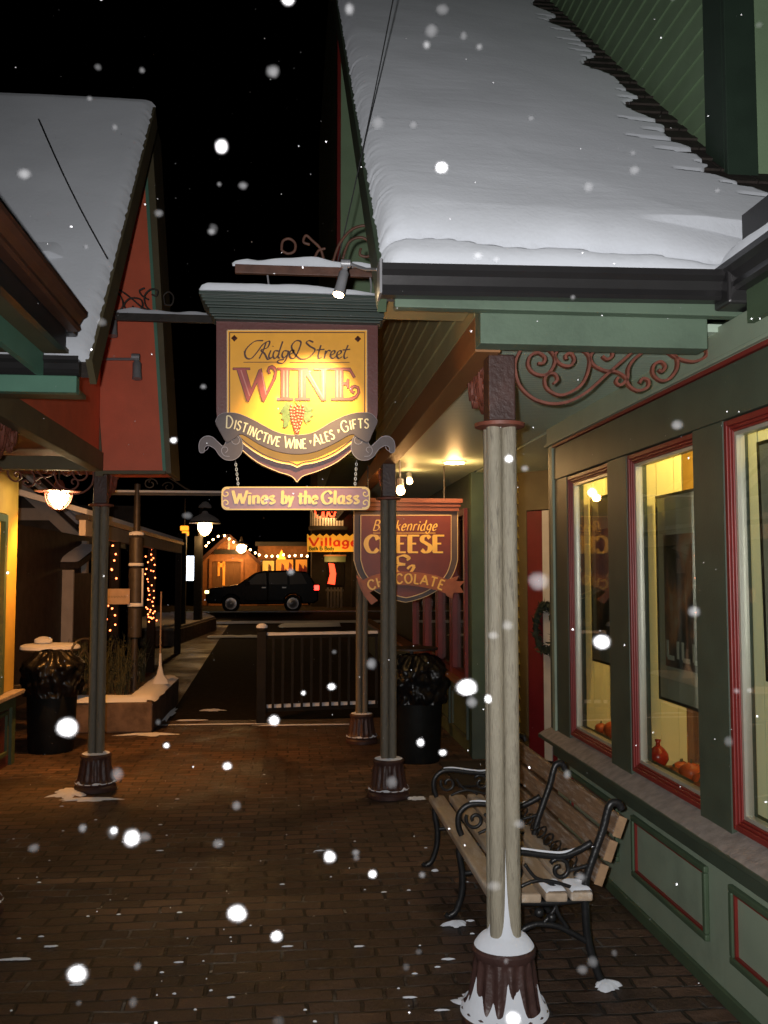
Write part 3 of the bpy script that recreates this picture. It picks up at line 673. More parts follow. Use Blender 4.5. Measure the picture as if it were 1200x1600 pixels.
mb = MB(); mb.grid(lambda u, v: (1.50+u*.5, 3.10-v*2.4, 2.685+u*.28+.05*math.sqrt(min(1, u*8))+.014*fbm(u*3, v*8)), 20, 60).build('front_snow', 'snow', shop, smooth='all')
mb = MB(); mb.box(1.53, 1.57, .6, 2.98, 2.735, 2.83); mb.build('snow_guard', 'gutter', shop)
mb = MB(); mb.box(1.485, 1.60, 3.0, 3.115, 2.53, 2.672); mb.build('gutter_corner', 'gutter', shop, bevel=.01)
# upper storey behind the porch roof
mb = MB(); z = 3.2
while z < 8.4:
    mb.hexa([(1.985,4.0,z),(2.06,4.0,z),(2.06,9,z),(1.985,9,z),(1.996,4.0,z+.118),(2.06,4.0,z+.118),(2.06,9,z+.118),(1.996,9,z+.118)])
    z += .12
mb.build('upper_siding', 'wall_green', shop)
mb = MB(); mb.box(2.06, 4.5, 3.97, 9, 3.2, 8.4); mb.build('upper_wall', 'wall_green', shop)
mb = MB(); mb.box(1.962, 2.11, 3.94, 3.972, 3.36, 8.4); mb.box(1.962, 1.984, 3.972, 4.16, 3.36, 8.4); mb.build('corner_board', 'deep_green', shop, bevel=.004)
mb = MB(); mb.box(1.97, 3.4, 3.92, 3.95, 3.25, 3.35); mb.build('skirt_board', 'wall_green', shop)
a, b = PX(1010, -30, 1.97), PX(1120, 40, 1.97)
mb = MB(); mb.beam((1.955, a.y+.25, a.z+.35), (1.955, 3.95, 4.62), .04, .24, (1,0,0)); mb.build('rake_board', 'deep_green', shop)
# door recess
def quad(mb, p, q, z0, z1, t):
    p, q = Vector((p[0],p[1],0)), Vector((q[0],q[1],0)); d = (q-p).normalized(); n = Vector((d.y,-d.x,0))*t
    return mb.hexa([(p.x,p.y,z0),(q.x,q.y,z0),(q.x+n.x,q.y+n.y,z0),(p.x+n.x,p.y+n.y,z0),(p.x,p.y,z1),(q.x,q.y,z1),(q.x+n.x,q.y+n.y,z1),(p.x+n.x,p.y+n.y,z1)])
da, db = Vector((1.97, 8.12)), Vector((2.62, 7.2))
def dl(t): q = da+(db-da)*t; return (q.x, q.y)
mb = MB(); quad(mb, dl(0), dl(1), 2.16, 2.52, -.06); quad(mb, dl(0), dl(.125), 0, 2.16, -.06); mb.build('recess_wall', 'olive', shop)
mb = MB(); quad(mb, (2.62,7.2), (2.62,5.72), 0, 2.52, -.06); mb.box(XW+.12, 2.62, 5.64, 5.70, 0, 2.52); mb.build('recess_wall', 'siding_olive', shop)
mb = MB(); mb.box(XW, 2.7, 5.74, 8.1, 2.50, 2.53); mb.build('recess_ceiling', 'beadboard', shop)
mb = MB(); quad(mb, dl(.13), dl(.28), .02, 2.15, -.05); quad(mb, dl(.36), dl(1), .02, .5, -.05); dr = mb.build('door', 'door_red', shop)
mb = MB(); quad(mb, dl(.28), dl(.35), .02, 2.15, -.04); mb.build('door_edge', 'white_trim', dr)
mb = MB(); quad(mb, dl(.36), dl(.9), .5, 2.15, -.03); mb.build('door_glass', 'frame_black', dr)
mb = MB(); mb.box(.6, 1.0, 0, .01, 0, .01)
# wreath on the door
c = Vector((*dl(.34), 1.14)); dn = Vector((-.82, -.58, 0)); dt = Vector((.577, -.817, 0))
wr = thing('door_wreath', 'dark oval wreath hanging on the red door', 'wreath', c+dn*.05)
mb = MB(); rr = random.Random(5)
for k in range(420):
    a = rr.uniform(0, 6.283); q = rr.uniform(.7, 1.05)
    p = c+dn*(.05+rr.uniform(-.03,.03))+dt*(math.cos(a)*.12*q)+Vector((0,0,math.sin(a)*.22*q))
    d = Vector((rr.uniform(-1,1), rr.uniform(-1,1), rr.uniform(-1,1))).normalized()*.045
    e = Vector((rr.uniform(-1,1), rr.uniform(-1,1), rr.uniform(-1,1))).normalized()*.012
    mb.add([p-e, p+d, p+e, p-d*.3], [(0,1,2,3)])
mb.tube([c+dn*.05+dt*(math.cos(i*.314)*.11)+Vector((0,0,math.sin(i*.314)*.20)) for i in range(20)], .022, 6, closed=True)
mb.build('greenery', 'wreath', wr)
# doormat / threshold
mb = MB(); mb.box(.9+.35, 1.75, 7.0, 7.9, .004, .016); tag(mb.build('doormat', 'tyre'), 'dark doormat on the bricks before the shop door', 'doormat')

# ================================================================== FAR SHOP ON THE RIGHT
XC = 1.58
cs = thing('cheese_shop', 'green shop further along the right side with dark red framed windows', 'shop', (XC, 8.1, 0))
mb = MB(); mb.box(XC, XC+.1, 8.102, 20, 0, .56); mb.build('lower_wall', 'mid_green', cs)
for y in (8.3, 9.25, 10.2, 11.2):
    mb = MB(); w = .03
    for q in ((y,y+.8,.12,.15),(y,y+.8,.47,.5),(y,y+.03,.15,.47),(y+.77,y+.8,.15,.47)): mb.box(XC-.02, XC, *q)
    mb.build('wall_panel', 'dark_green', cs)
mb = MB(); mb.box(XC-.09, XC+.1, 8.14, 20, .60, .64); mb.build('sill', 'beam_brown', cs)
mb = MB(); mb.box(XC-.02, XC+.1, 8.14, 20, .562, .598); mb.build('sill_rail', 'dark_green', cs)
mb = MB(); mb.box(XC, XC+.1, 8.102, 20, 2.2, 2.52); mb.box(XC, XC+.1, 8.102, 8.3, .64, 2.2); mb.build('window_wall', 'dark_green', cs)
for a, b in ((8.3, 9.02), (9.06, 9.92), (9.96, 10.9), (10.94, 12)):
    mb = MB()
    for q in ((a,a+.07,.642,2.198),(b-.07,b,.642,2.198),(a+.07,b-.07,.642,.70),(a+.07,b-.07,2.14,2.198)): mb.box(XC-.03, XC+.03, *q)
    wd = mb.build('window', 'red_trim', cs)
    mb = MB(); mb.box(XC+.01, XC+.015, a+.07, b-.07, .70, 2.14); mb.build('pane', 'glass', wd)
mb = MB(); mb.box(XC+.5, XC+.55, 8.15, 20, 0, 2.52); mb.build('inner_wall', 'far_dark', cs)
mb = MB(); mb.box(XC-.012, XC+.115, 8.06, 8.1, 0, 2.50); mb.box(XC-.012, XC-.001, 8.1, 8.16, 0, 2.5); mb.build('pilaster', 'mid_green', cs, bevel=.004)
mb = MB(); mb.box(XC-.02, XC+.14, 8.04, 8.06, 0, .56); mb.build('pilaster_base', 'dark_green', cs, bevel=.004)
mb = MB(); z = 0
while z < 2.49:
    mb.hexa([(XC+.118,8.075,z),(2.02,8.075,z),(2.02,8.13,z),(XC+.118,8.13,z),(XC+.118,8.098,z+.1),(2.02,8.098,z+.1),(2.02,8.13,z+.1),(XC+.118,8.13,z+.1)]); z += .101
mb.build('return_siding', 'siding_yellow', cs)
p = P(527, 100, 7.4)
mb = MB(); mb.box(.375, 3, 7.42, 7.6, 2.55, 8.2); mb.build('upper_bay', 'wall_green', cs)
mb = MB(); mb.box(.345, .373, 7.40, 7.64, 2.55, 8.2); mb.build('bay_corner_trim', 'red_trim', cs)
mb = MB(); mb.box(.34, 3, 7.42, 14, 2.54, 2.549); mb.box(.373, .42, 7.6, 14, 2.55, 8.2); mb.build('bay_side', 'mid_green', cs)

# ================================================================== LEFT BUILDING
lb = thing('red_shop', 'brick red shop on the left under a steep snow covered roof', 'shop', (-2.25, 6, 0))
TL = 1.20; AL = math.atan(TL); SAL, CAL = math.sin(AL), math.cos(AL); LY, LZ, LX = 4.36, 2.60, -.955
def lp(x, s, h=0): return (x, LY+s*CAL-h*SAL, LZ+s*SAL+h*CAL)
SLL = 2.72
mb = MB(); mb.hexa([lp(-4,-.02,-.1),lp(LX,-.02,-.1),lp(LX,SLL,-.1),lp(-4,SLL,-.1),lp(-4,-.02,0),lp(LX,-.02,0),lp(LX,SLL,0),lp(-4,SLL,0)])
lr = mb.build('porch_roof', 'shingle', lb)
mb = MB(); mb.hexa([lp(LX,-.03,-.13),lp(LX+.03,-.03,-.13),lp(LX+.03,SLL,-.13),lp(LX,SLL,-.13),lp(LX,-.03,.01),lp(LX+.03,-.03,.01),lp(LX+.03,SLL,.01),lp(LX,SLL,.01)])
mb.build('verge_board', 'olive', lr)
def left_snow(u, v):
    x = LX+.02-3.0*u; s = -.03+(SLL+.08)*v; ex = LX+.02-x
    h = .07+.012*fbm(x*1.6, s*1.6, 2)+.001*fbm(x*13, s*13, 2)
    if ex < .08: h *= math.sqrt(max(0, 1-(1-ex/.08)**2))
    if s < .08: h *= math.sqrt(max(0, 1-(1-max(0,s+.03)/.11)**2))
    if v > .96: h *= 1-(v-.96)/.04*.5
    if ex > .16 and s < .34: h *= .25
    x += (.012*noise.noise(Vector((s*22, 0, 7))))*max(0, 1-ex/.1)
    return lp(x, s, h)
mb = MB()
def ledge_snow(u, v):
    x = -1.72+.58*u; s0 = .62+.20*u-.10*u*u; s = s0+.22*v
    return lp(x, s, .055+.055*(max(0, 1-v)**.8)*min(1, u*6, (1-u)*6) if v > .06 else .045)
mb.grid(ledge_snow, 40, 16); mb.build('snow_shelf', 'snow', lr, smooth='all')
MB().grid(left_snow, 150, 140).build('roof_snow', 'snow', lr, smooth='all')
mb = MB(); mb.hexa([lp(-4,SLL,-.1),lp(-1.46,SLL,-.1),(-1.46,LY+SLL*CAL+1.5,LZ+SLL*SAL-1.9),(-4,LY+SLL*CAL+1.5,LZ+SLL*SAL-1.9),lp(-4,SLL,0),lp(-1.46,SLL,0),(-1.46,LY+SLL*CAL+1.5,LZ+SLL*SAL-1.8),(-4,LY+SLL*CAL+1.5,LZ+SLL*SAL-1.8)])
mb.build('back_slope', 'shingle', lb)
gutter(MB(), (-1.36, 4.345, 2.505), (-.975, 4.345, 2.505), (0,-1,0), w=.07, h=.085).build('gutter', 'gutter', lb)
mb = MB(); mb.box(-4, -1.36, 4.345, 4.36, 2.5, 2.59); mb.build('eave_board', 'gutter', lb)
mb = MB(); mb.box(-4, -.985, 4.30, 4.36, 2.425, 2.503); mb.build('fascia', 'teal_green', lb, bevel=.004)
mb = MB(); mb.box(-4, -.985, 4.362, 4.5, 2.43, 2.45); mb.build('eave_soffit', 'olive', lb)
mb = MB(); mb.box(-1.49, -1.40, 4.5, 7.02, 2.36, 2.50); mb.build('porch_beam', 'olive', lb, bevel=.004)
mb = MB(); mb.box(-2.4, -1.49, 6.93, 7.02, 2.36, 2.46); mb.build('porch_beam', 'olive', lb, bevel=.004)
mb = MB(); mb.prism([(-1.43,4.5,2.50),(-1.43,7.0,2.50),(-1.43,7.0,4.5),(-1.43,5.9,4.3)], (-.05,0,0)); mb.build('flank_wall', 'red_wall', lb)
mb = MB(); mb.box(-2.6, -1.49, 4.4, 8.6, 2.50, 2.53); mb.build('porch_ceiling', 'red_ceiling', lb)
# bay over the alley
F7 = plane(7.02)
def q7(px, py, y=7.02): p = P(px, py, 7.02); return (p.x, y, p.z)
bay = [q7(161,735), q7(256,735), q7(222,190), q7(120,190)]
MB().prism(bay, (0,.5,0)).build('upper_bay', 'red_wall', lb)
mb = MB(); mb.prism([q7(255,736,6.99), q7(260,736,6.99), q7(226,190,6.99), q7(221,190,6.99)], (0,.04,0)); mb.build('bay_trim', 'teal_green', lb)
mb = MB(); mb.prism([q7(260,740,7.0), q7(268,740,7.0), q7(236,170,7.0), q7(226,190,7.0)], (0,.55,0)); mb.build('bay_board', 'olive', lb)
mb = MB(); mb.prism([q7(160,741,6.99), q7(259,741,6.99), q7(259,736,6.99), q7(160,736,6.99)], (0,.05,0)); mb.build('bay_sill', 'olive', lb)
mb = MB(); mb.prism([q7(150,744,7.0), q7(162,744,7.0), q7(150,560,7.0), q7(143,560,7.0)], (0,.03,0)); mb.build('bay_trim', 'olive', lb)
# near eave running towards the viewer
gutter(MB(), (-.985, 4.12, 2.66), (-.985, 1.2, 2.66), (1,0,0), w=.08, h=.09).build('gutter', 'gutter_brown', lb)
mb = MB(); mb.box(-1.02, -.99, 1.2, 4.10, 2.575, 2.70); mb.build('gutter_board', 'gutter', lb)
mb = MB(); mb.box(-1.16, -1.13, 1.2, 4.29, 2.50, 2.60); mb.build('fascia', 'teal_green', lb)
mb = MB(); mb.hexa([(-1.02,1.2,2.71),(-3,1.2,3.3),(-3,4.3,3.3),(-1.02,4.12,2.71),(-1.02,1.2,2.74),(-3,1.2,3.35),(-3,4.3,3.35),(-1.02,4.12,2.74)]); mb.build('front_roof', 'shingle', lb)
mb = MB(); mb.box(-3, -1.02, 1.2, 4.29, 2.602, 2.62); mb.build('eave_soffit', 'olive', lb)
mb = MB(); mb.box(-1.035, -.965, 4.13, 4.22, 2.66, 2.78); mb.build('downpipe_head', 'gutter', lb, bevel=.01)
# wall, lit window, sill
XB = -2.37
mb = MB(); mb.box(XB-.1, XB, 2, 8.3, 0, .56); lw2 = mb.build('lower_wall', 'maroon', lb)
for y in (5.7, 7.42):
    mb = MB()
    for q in ((y,y+.7,.10,.13),(y,y+.7,.43,.46),(y,y+.03,.13,.43),(y+.67,y+.7,.13,.43)): mb.box(XB, XB+.02, *q)
    mb.build('wall_panel', 'mid_green', lb)
mb = MB(); mb.box(XB, XB+.025, 8.2, 8.3, 0, .56); mb.box(XB, XB+.025, 2, 8.2, .48, .56); mb.build('corner_board', 'mid_green', lb)
mb = MB(); mb.box(XB-.1, XB+.09, 2, 8.33, .58, .615); mb.build('sill', 'snow_dust', lb, bevel=.005)
mb = MB(); mb.box(XB-.1, XB, 7.98, 8.3, .62, 2.5); mb.box(XB-.1, XB, 2, 7.98, 2.1, 2.5); mb.build('window_wall', 'ochre_wall', lb)
mb = MB()
for q in ((7.90,7.97,.62,2.09),(6.3,6.37,.62,2.09),(6.37,7.90,.62,.68),(6.37,7.90,2.03,2.09)): mb.box(XB-.05, XB+.02, *q)
wd = mb.build('window', 'mid_green', lb, bevel=.004)
mb = MB(); mb.box(XB-.03, XB-.02, 6.37, 7.90, .68, 2.03); mb.build('pane', 'pane_left', wd)
mb = MB(); mb.box(XB-.06, XB-.015, 7.55, 7.60, .68, 2.03); mb.build('glazing_bar', 'ochre_wall', wd)
# ================================================================== PORCH POSTS
def scroll_strokes():
    raw = [[(350,35),(322,90),(318,140),(340,210),(400,265),(480,288),(560,278),(640,235),(720,165),(800,95),(850,55),(910,38),(980,45),(1040,82),(1110,100),(1160,85),(1178,60),(1165,35)],
     [(455,30),(495,80),(485,130),(450,160),(400,150),(375,115),(385,75),(420,60),(450,80),(445,105),(420,108)],
     [(520,35),(495,75),(520,110),(560,120),(582,95),(570,65),(545,70),(545,90)],
     [(600,35),(645,70),(650,120),(625,190),(580,230),(520,250),(465,225),(450,185),(465,155),(495,155),(507,180),(490,198)],
     [(690,35),(655,75),(670,115),(720,140),(770,145),(810,170),(830,210),(870,230),(910,215),(915,185),(890,175),(875,195)],
     [(720,35),(750,50),(752,75),(730,90),(708,75)],
     [(900,50),(850,90),(825,130),(820,175),(790,205),(770,190),(780,170)],
     [(1000,40),(1040,80),(1042,130),(1010,175),(970,185),(935,155),(940,115),(970,100),(990,120),(975,145),(960,135)]]
    return [smoothpath(r, 6) for r in raw]
P1 = Vector((.765, 3.37, 0))
def flatbar(mb, pts3, w=.010, d=.022):
    # flat iron bar following an upright curve: w in the plane of the curve, d across it
    n = len(pts3); vs = []; fs = []
    for i, p in enumerate(pts3):
        a = Vector(pts3[max(i-1,0)]); b = Vector(pts3[min(i+1,n-1)]); t = (b-a); nn = Vector((-t.z, 0, t.x)).normalized()*w/2
        p = Vector(p); e = Vector((0, d/2, 0))
        vs += [p+nn-e, p-nn-e, p-nn+e, p+nn+e]
    for i in range(n-1): fs += [(4*i+k, 4*i+(k+1) % 4, 4*i+4+(k+1) % 4, 4*i+4+k) for k in range(4)]
    fs += [(3,2,1,0), (4*n-4,4*n-3,4*n-2,4*n-1)]
    return mb.add(vs, fs)
def QI(z):
    T = ((.04,.160),(.08,.145),(.10,.136),(.13,.1275),(.18,.1165),(.3,.11))
    for (a, x), (b, y) in zip(T, T[1:]):
        if z <= b: return x+(y-x)*(z-a)/(b-a)
    return .11
SPK = [(random.uniform(0, 6.28), random.uniform(.10, .30), random.uniform(.015, .075)) for _ in range(13)]+[(4.6, .16, .10), (4.95, .12, .06), (4.2, .14, .05)]
def make_post():
    global FRONT_BRACKET
    t = thing('porch_post', 'nearest porch post, its fluted maroon base heaped with snow, standing before the bench', 'post', (0,0,0), 'cast iron porch posts along the alley')
    n = 96
    fl = lambda k, z: 1+(.045*math.cos(k*2*math.pi/6) if .05 < z < .235 else 0)
    mb = MB(); mb.lathe([(.150,.004),(.152,.03),(.140,.045),(.150,.06),(.134,.074),(.126,.09),(.121,.12),(.113,.17),(.108,.215),(.106,.236),(.112,.243),(.114,.262),(.106,.272),(.03,.274)], (0,0,0), n, fl)
    bs = mb.build('base', 'cast_maroon', t, smooth=True)
    mb = MB()
    mb.grid(lambda u, v: ((lambda a, q: (q*math.cos(a), q*math.sin(a), .274+.30*max(0,(1-v))**0*0+ (.045*(1-v**3)+ .10*max(0, (1-v*2.3))**1.7 + .24*max(0, math.cos(a+math.pi/2))**24*max(0,(1-v*1.9))**2.2)))(u*2*math.pi, .032+.075*v)), 48, 14)
    mb.build('snow_cap', 'snow', bs, smooth='all')
    mb = MB()
    def foot(u, v):
        a = u*2*math.pi; w = .5+.5*noise.noise(Vector((math.cos(a)*3, math.sin(a)*3, 2)))
        top = .018+.03*w+sum(hh*max(0, 1-abs((a-aa+math.pi) % (2*math.pi)-math.pi)/ww)**1.4 for aa, ww, hh in SPK); z = .046+v*top
        q = QI(z)
        return (q*math.cos(a), q*math.sin(a), z)
    mb.grid(foot, 192, 12)
    mb.build('snow_skirt', 'snow', bs, smooth='all')
    global LOW_SKIRT, LOW_CAP
    mb = MB()
    def low(u, v):
        a = u*2*math.pi; w = .5+.5*noise.noise(Vector((math.cos(a)*5, math.sin(a)*5, 4)))
        z = .062+v*(.006+.020*w*max(0, math.sin(a*6))); return (QI(z)*.985*math.cos(a), QI(z)*.985*math.sin(a), z)
    mb.grid(low, 96, 4); LOW_SKIRT = mb.build('x', 'snow', None, smooth='all')
    mb = MB(); mb.grid(lambda u, v: ((.045+.055*v)*math.cos(u*6.2832), (.045+.055*v)*math.sin(u*6.2832), .273+.02*(1-v)**.7*(.6+.5*noise.noise(Vector((u*6.28, v*2, 3))))), 40, 6); LOW_CAP = mb.build('x', 'snow', None, smooth='all')
    mb = MB()
    for x in (-.0275, .0275):
        for y in (-.0275, .0275): mb.lathe([(.0285,.2),(.0285,.9),(.0285,1.5),(.0285,2.15)], (x,y,0), 18)
    mb.box(-.03,.03,-.03,.03,.26,2.14); mb.build('shaft', 'post_shaft', t, smooth=True)
    mb = MB(); mb.lathe([(.05,2.138),(.092,2.145),(.094,2.158),(.07,2.165),(.04,2.166)], (0,0,0), 28); cp = mb.build('capital', 'rust', t, smooth=True)
    mb = MB(); mb.box(-.05,.05,-.05,.05,2.164,2.41); mb.build('neck', 'cast_maroon', t, bevel=.006)
    mb = MB()
    f = plane(P1.y-.02, 700, 530, 2.857)
    for st in scroll_strokes():
        flatbar(mb, [Vector(f(u, v))-P1+Vector((-.012, .02, .003)) for u, v in st])
    FRONT_BRACKET = mb.build('bracket', 'rust', t).data.name
    mb = MB(); sc = .62
    for st in scroll_strokes():
        q = [Vector(f(u, v))-P1 for u, v in st]
        flatbar(mb, [Vector((.05+(p.x-.05)*sc, 0, 2.41+(p.z-2.41)*1.05)) for p in q])
    mb.v = [(-y-.02, x, z) for x, y, z in mb.v]
    mb.build('bracket', 'rust', t)
    return t
post = make_post(); post.location = P1
M['post_shaft_shaded'] = pm('shade_tinted_post_paint', (.20, .175, .135), .62, .22, 16, .45, 90, stretch=(3, 3, .45), dirt=(.07, .06, .05), dirt_amt=.8, dirt_scale=16)  # farther posts: weaker flash light painted in as a darker shaft colour
LOW_SKIRT_ME, LOW_CAP_ME = LOW_SKIRT.data, LOW_CAP.data
bpy.data.objects.remove(LOW_SKIRT); bpy.data.objects.remove(LOW_CAP)
def far_post(loc, label, rear_bracket, **k):
    q = dup(post, loc, label, **k)
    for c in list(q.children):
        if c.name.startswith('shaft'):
            c.material_slots[0].link = 'OBJECT'; c.material_slots[0].material = M['post_shaft_shaded']
        for k in c.children:
            if k.name.startswith('snow_skirt'): k.data = LOW_SKIRT_ME
            if k.name.startswith('snow_cap'): k.data = LOW_CAP_ME
        if c.name.startswith('bracket') and c.data.name == FRONT_BRACKET and not rear_bracket:
            bpy.data.objects.remove(c)
    return q
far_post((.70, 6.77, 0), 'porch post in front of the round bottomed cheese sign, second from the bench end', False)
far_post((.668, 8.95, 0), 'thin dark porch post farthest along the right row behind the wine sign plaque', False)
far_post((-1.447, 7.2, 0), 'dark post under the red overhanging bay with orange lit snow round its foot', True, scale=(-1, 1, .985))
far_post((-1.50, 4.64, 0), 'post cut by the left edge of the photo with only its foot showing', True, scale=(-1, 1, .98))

# ================================================================== BENCH
bench = thing('park_bench', 'wooden slat bench with black scrolled iron arms dusted with snow beside the green wall', 'bench', (1.05, 4.4, 0))
BY0, BY1 = 3.592, 5.22
def seatz(x): return .352+.018*math.cos((x-.98)*7)
def slat(mb, x0, z0, x1, z1, th, y0=BY0, y1=BY1):
    d = Vector((x1-x0, 0, z1-z0)).normalized(); n = Vector((-d.z, 0, d.x))*th
    a, b = Vector((x0,0,z0)), Vector((x1,0,z1))
    q = [a-n, b-n, b, a]
    return mb.add([(p.x, y0, p.z) for p in q]+[(p.x, y1, p.z) for p in q], [(3,2,1,0),(4,5,6,7),(0,1,5,4),(1,2,6,5),(2,3,7,6),(3,0,4,7)])
for x0 in (.765, .878, .982, 1.082):
    mb = MB(); slat(mb, x0, .372-.012*abs(x0-1), x0+.088, .368, .035); ob = mb.build('seat_slat', 'bench_seat', bench, bevel=.008)
    if x0 > .9:
        mb = MB(); mb.grid(lambda u, v, x0=x0: (x0+.004+u*.082, BY0+.002+v*(.14+.05*noise.noise(Vector((u*3, x0*9, 2)))), .370+.016*math.sqrt(max(0, min(1, u*6, (1-u)*6, v*9+.2, (1-v)*4)))), 10, 14).build('slat_snow', 'snow', ob, smooth='all')
bk = [(1.158, .414), (1.196, .504), (1.235, .594)]
for i, (x, z) in enumerate(bk):
    mb = MB(); dx = .036; slat(mb, x+.014, z-.012, x+.014+dx*.80, z+.064, .034); mb.build('back_slat', 'bench_wood', bench, bevel=.008)
for i, (x, z) in enumerate(bk):
    mb = MB(); slat(mb, x+.014, z-.012, x+.014+dx*.80, z+.064, .034, BY0-.004, BY0-.001); mb.build('slat_end', 'bench_end', bench)
def arc(pts, y): return [(x, y, z) for x, z in smoothpath(pts, 6)]
for y, rear in ((3.635, 1), (4.40, 1), (5.16, 1)):
    mb = MB()
    # rear leg and back upright in one sweep
    mb.tube(arc([(1.215,.01),(1.195,.05),(1.16,.17),(1.15,.30),(1.155,.40),(1.19,.50),(1.228,.60),(1.246,.665),(1.262,.695),(1.29,.695),(1.303,.67)], y), .0165, 7)
    mb.tube(arc([(.745,.01),(.772,.03),(.80,.11),(.803,.20),(.79,.28),(.795,.335),(.83,.345)], y), .0165, 7)
    mb.tube(arc([(.755,.012),(.735,.006),(.72,.018)], y), .012, 6)
    mb.tube(arc([(.79,.335),(.90,.325),(1.02,.32),(1.17,.33)], y), .013, 6)
    mb.tube(arc([(.80,.20),(.86,.205),(.93,.235),(.98,.24),(1.05,.225),(1.16,.165)], y), .0125, 6)
    mb.tube(arc([(.98,.24),(1.03,.30),(1.02,.33)], y), .009, 6); mb.tube(arc([(1.08,.22),(1.04,.28),(1.03,.325)], y), .009, 6)
    for a0 in (0, 1): mb.ball((.965+a0*.05, y, .285-a0*.02), .022, 1)
    sp = mb.build('frame', 'black_iron', bench, smooth='all')
    mb = MB()
    mb.tube(arc([(.80,.375),(.785,.42),(.79,.475),(.83,.512),(.89,.518),(.98,.505),(1.06,.498),(1.12,.515),(1.18,.545)], y), [.0125]*30+[.0115]*200 if False else .0145, 7)
    mb.tube(arc([(1.17,.46),(1.13,.45),(1.08,.44)], y), .008, 6)
    # scrollwork under the arm
    for cx, cz, r0, sgn, a0 in ((.865,.445,.045,1,2.6),(1.05,.445,.046,-1,.6)):
        pts = [(cx+sgn*r0*(1-.72*k/22)*math.cos(a0+k*.33), y, cz+r0*(1-.72*k/22)*math.sin(a0+k*.33)) for k in range(23)]
        mb.tube(pts, .009, 6)
    mb.tube(arc([(.91,.47),(.95,.42),(1.0,.40),(1.03,.38)], y), .0075, 6); mb.tube(arc([(.88,.38),(.95,.405),(1.02,.40),(1.10,.375)], y), .0075, 6)
    am = mb.build('armrest', 'black_iron', bench, smooth='all')
    mb = MB(); mb.tube([(x, y, z+.0105) for x, z in smoothpath([(.84,.515),(.89,.518),(.98,.505),(1.06,.498),(1.13,.514)], 6)], .0075, 6); mb.build('arm_snow', 'snow', am, smooth='all')
mb = MB()
for k in range(14):   # openwork strip between seat and back
    y = BY0+.12+k*.115
    mb.tube([(1.155+.02*math.cos(a*.628), y+.04*math.sin(a*.628), .41+.022*math.cos(a*.628)) for a in range(10)], .005, 5, closed=True)
mb.build('lattice_strip', 'black_iron', bench, smooth='all')

# ================================================================== WINE SIGN
SY = 3.8
wine = thing('wine_sign', 'hanging shield sign with gold panel reading Ridge Street Wine above the alley', 'sign', (.017, SY, 2.38))
wm = plane(SY, 340, 490, 4.615)
def mirror(h, c): return h+[(2*c-u, v) for u, v in reversed(h)]
half = [(-10,50),(-10,700),(8,800),(74,890),(160,975),(285,1075),(424,1140),(504,1165),(544,1185),(571,1217)]
half = half[:2]+[(-6,740),(2,780)]+smoothpath(half[3:], 4)
outl = mirror(half, 573)
mb = MB(); mb.prism([wm(u, v) for u, v in outl], (0, .045, 0)); mb.build('board', 'maroon', wine, bevel=.003)
gp = [(72,126),(72,720),(84,800),(130,880),(200,950),(320,1030),(440,1075),(525,1090),(571,1110)]
gp = gp[:1]+smoothpath(gp[1:], 4)
gold = mirror(gp, 573)
mb = MB(); mb.prism([wm(u, v, .010) for u, v in gold], (0, .009, 0)); mb.build('gold_panel', 'gold_panel', wine)
mb = MB(); mb.ribbon(gold+[gold[0]], 7, wm, .0125, .002); mb.build('panel_edge', 'gold_line', wine)
ins = [(573+(u-573)*.968, 600+(v-600)*.968) for u, v in gold]
mb = MB(); mb.ribbon(ins+[ins[0]], 7, wm, .0115, .001); mb.build('panel_pinstripe', 'dark_text', wine)
mb = MB(); mb.ribbon([(573+(u-573)*.992, v-4) for u, v in outl[4:-4]], 5, wm, .002, .002); mb.build('board_pinstripe', 'gold_line', wine)
# name in script
mb = MB()
def pen(mb, pts, thick, thin, nib=30, dep=.0125, k=7, seq=[0]):
    p = smoothpath(pts, k); ws = []
    for i in range(len(p)):
        a = p[max(i-1,0)]; b = p[min(i+1,len(p)-1)]
        ws.append(thin+(thick-thin)*abs(math.sin(math.atan2(-(b[1]-a[1]), b[0]-a[0])-R(nib)))**1.2)
    seq[0] += 1
    mb.ribbon(p, ws, wm, dep+.00007*(seq[0] % 9), .002)
for q in ([(350,212),(330,270),(300,330)], [(195,275),(205,320),(240,330),(280,290),(330,225),(375,205),(360,250),(315,268),(340,295),(362,335),(385,322)],
          [(330,200),(270,205),(215,250),(197,290),(205,320)],
          [(385,270),(370,310),(378,330),(395,318)], [(398,243),(402,238)], [(440,275),(412,275),(400,310),(415,328),(445,295)], [(470,205),(445,280),(436,318),(450,326)],
          [(505,275),(478,275),(465,305),(478,325),(505,300)], [(512,272),(495,330),(470,362),(435,358),(440,342),(480,335)],
          [(520,300),(545,285),(548,270),(525,275),(518,310),(535,328),(560,318),(590,255),(600,210),(570,200),(540,225),(535,255),(560,300),(600,332),(650,325),(690,290),(700,262),(665,240),(640,215),(660,200),(690,212)],
          [(745,232),(725,300),(730,328),(750,318)], [(712,268),(770,262)], [(780,272),(768,328)], [(775,300),(795,272),(815,275)],
          [(818,305),(842,290),(842,273),(822,280),(812,310),(828,328),(852,315)], [(864,305),(888,290),(888,273),(868,280),(858,310),(874,328),(898,315)],
          [(940,232),(912,300),(916,328),(938,318)], [(900,268),(955,262)]):
    pen(mb, q, 14, 5.5)
mb.ribbon([(188,355),(300,355),(432,354)], 4.5, wm, .0125, .002); mb.ribbon([(520,356),(740,356),(950,356)], 4.5, wm, .0125, .002)
mb.build('script_lettering', 'dark_text', wine)
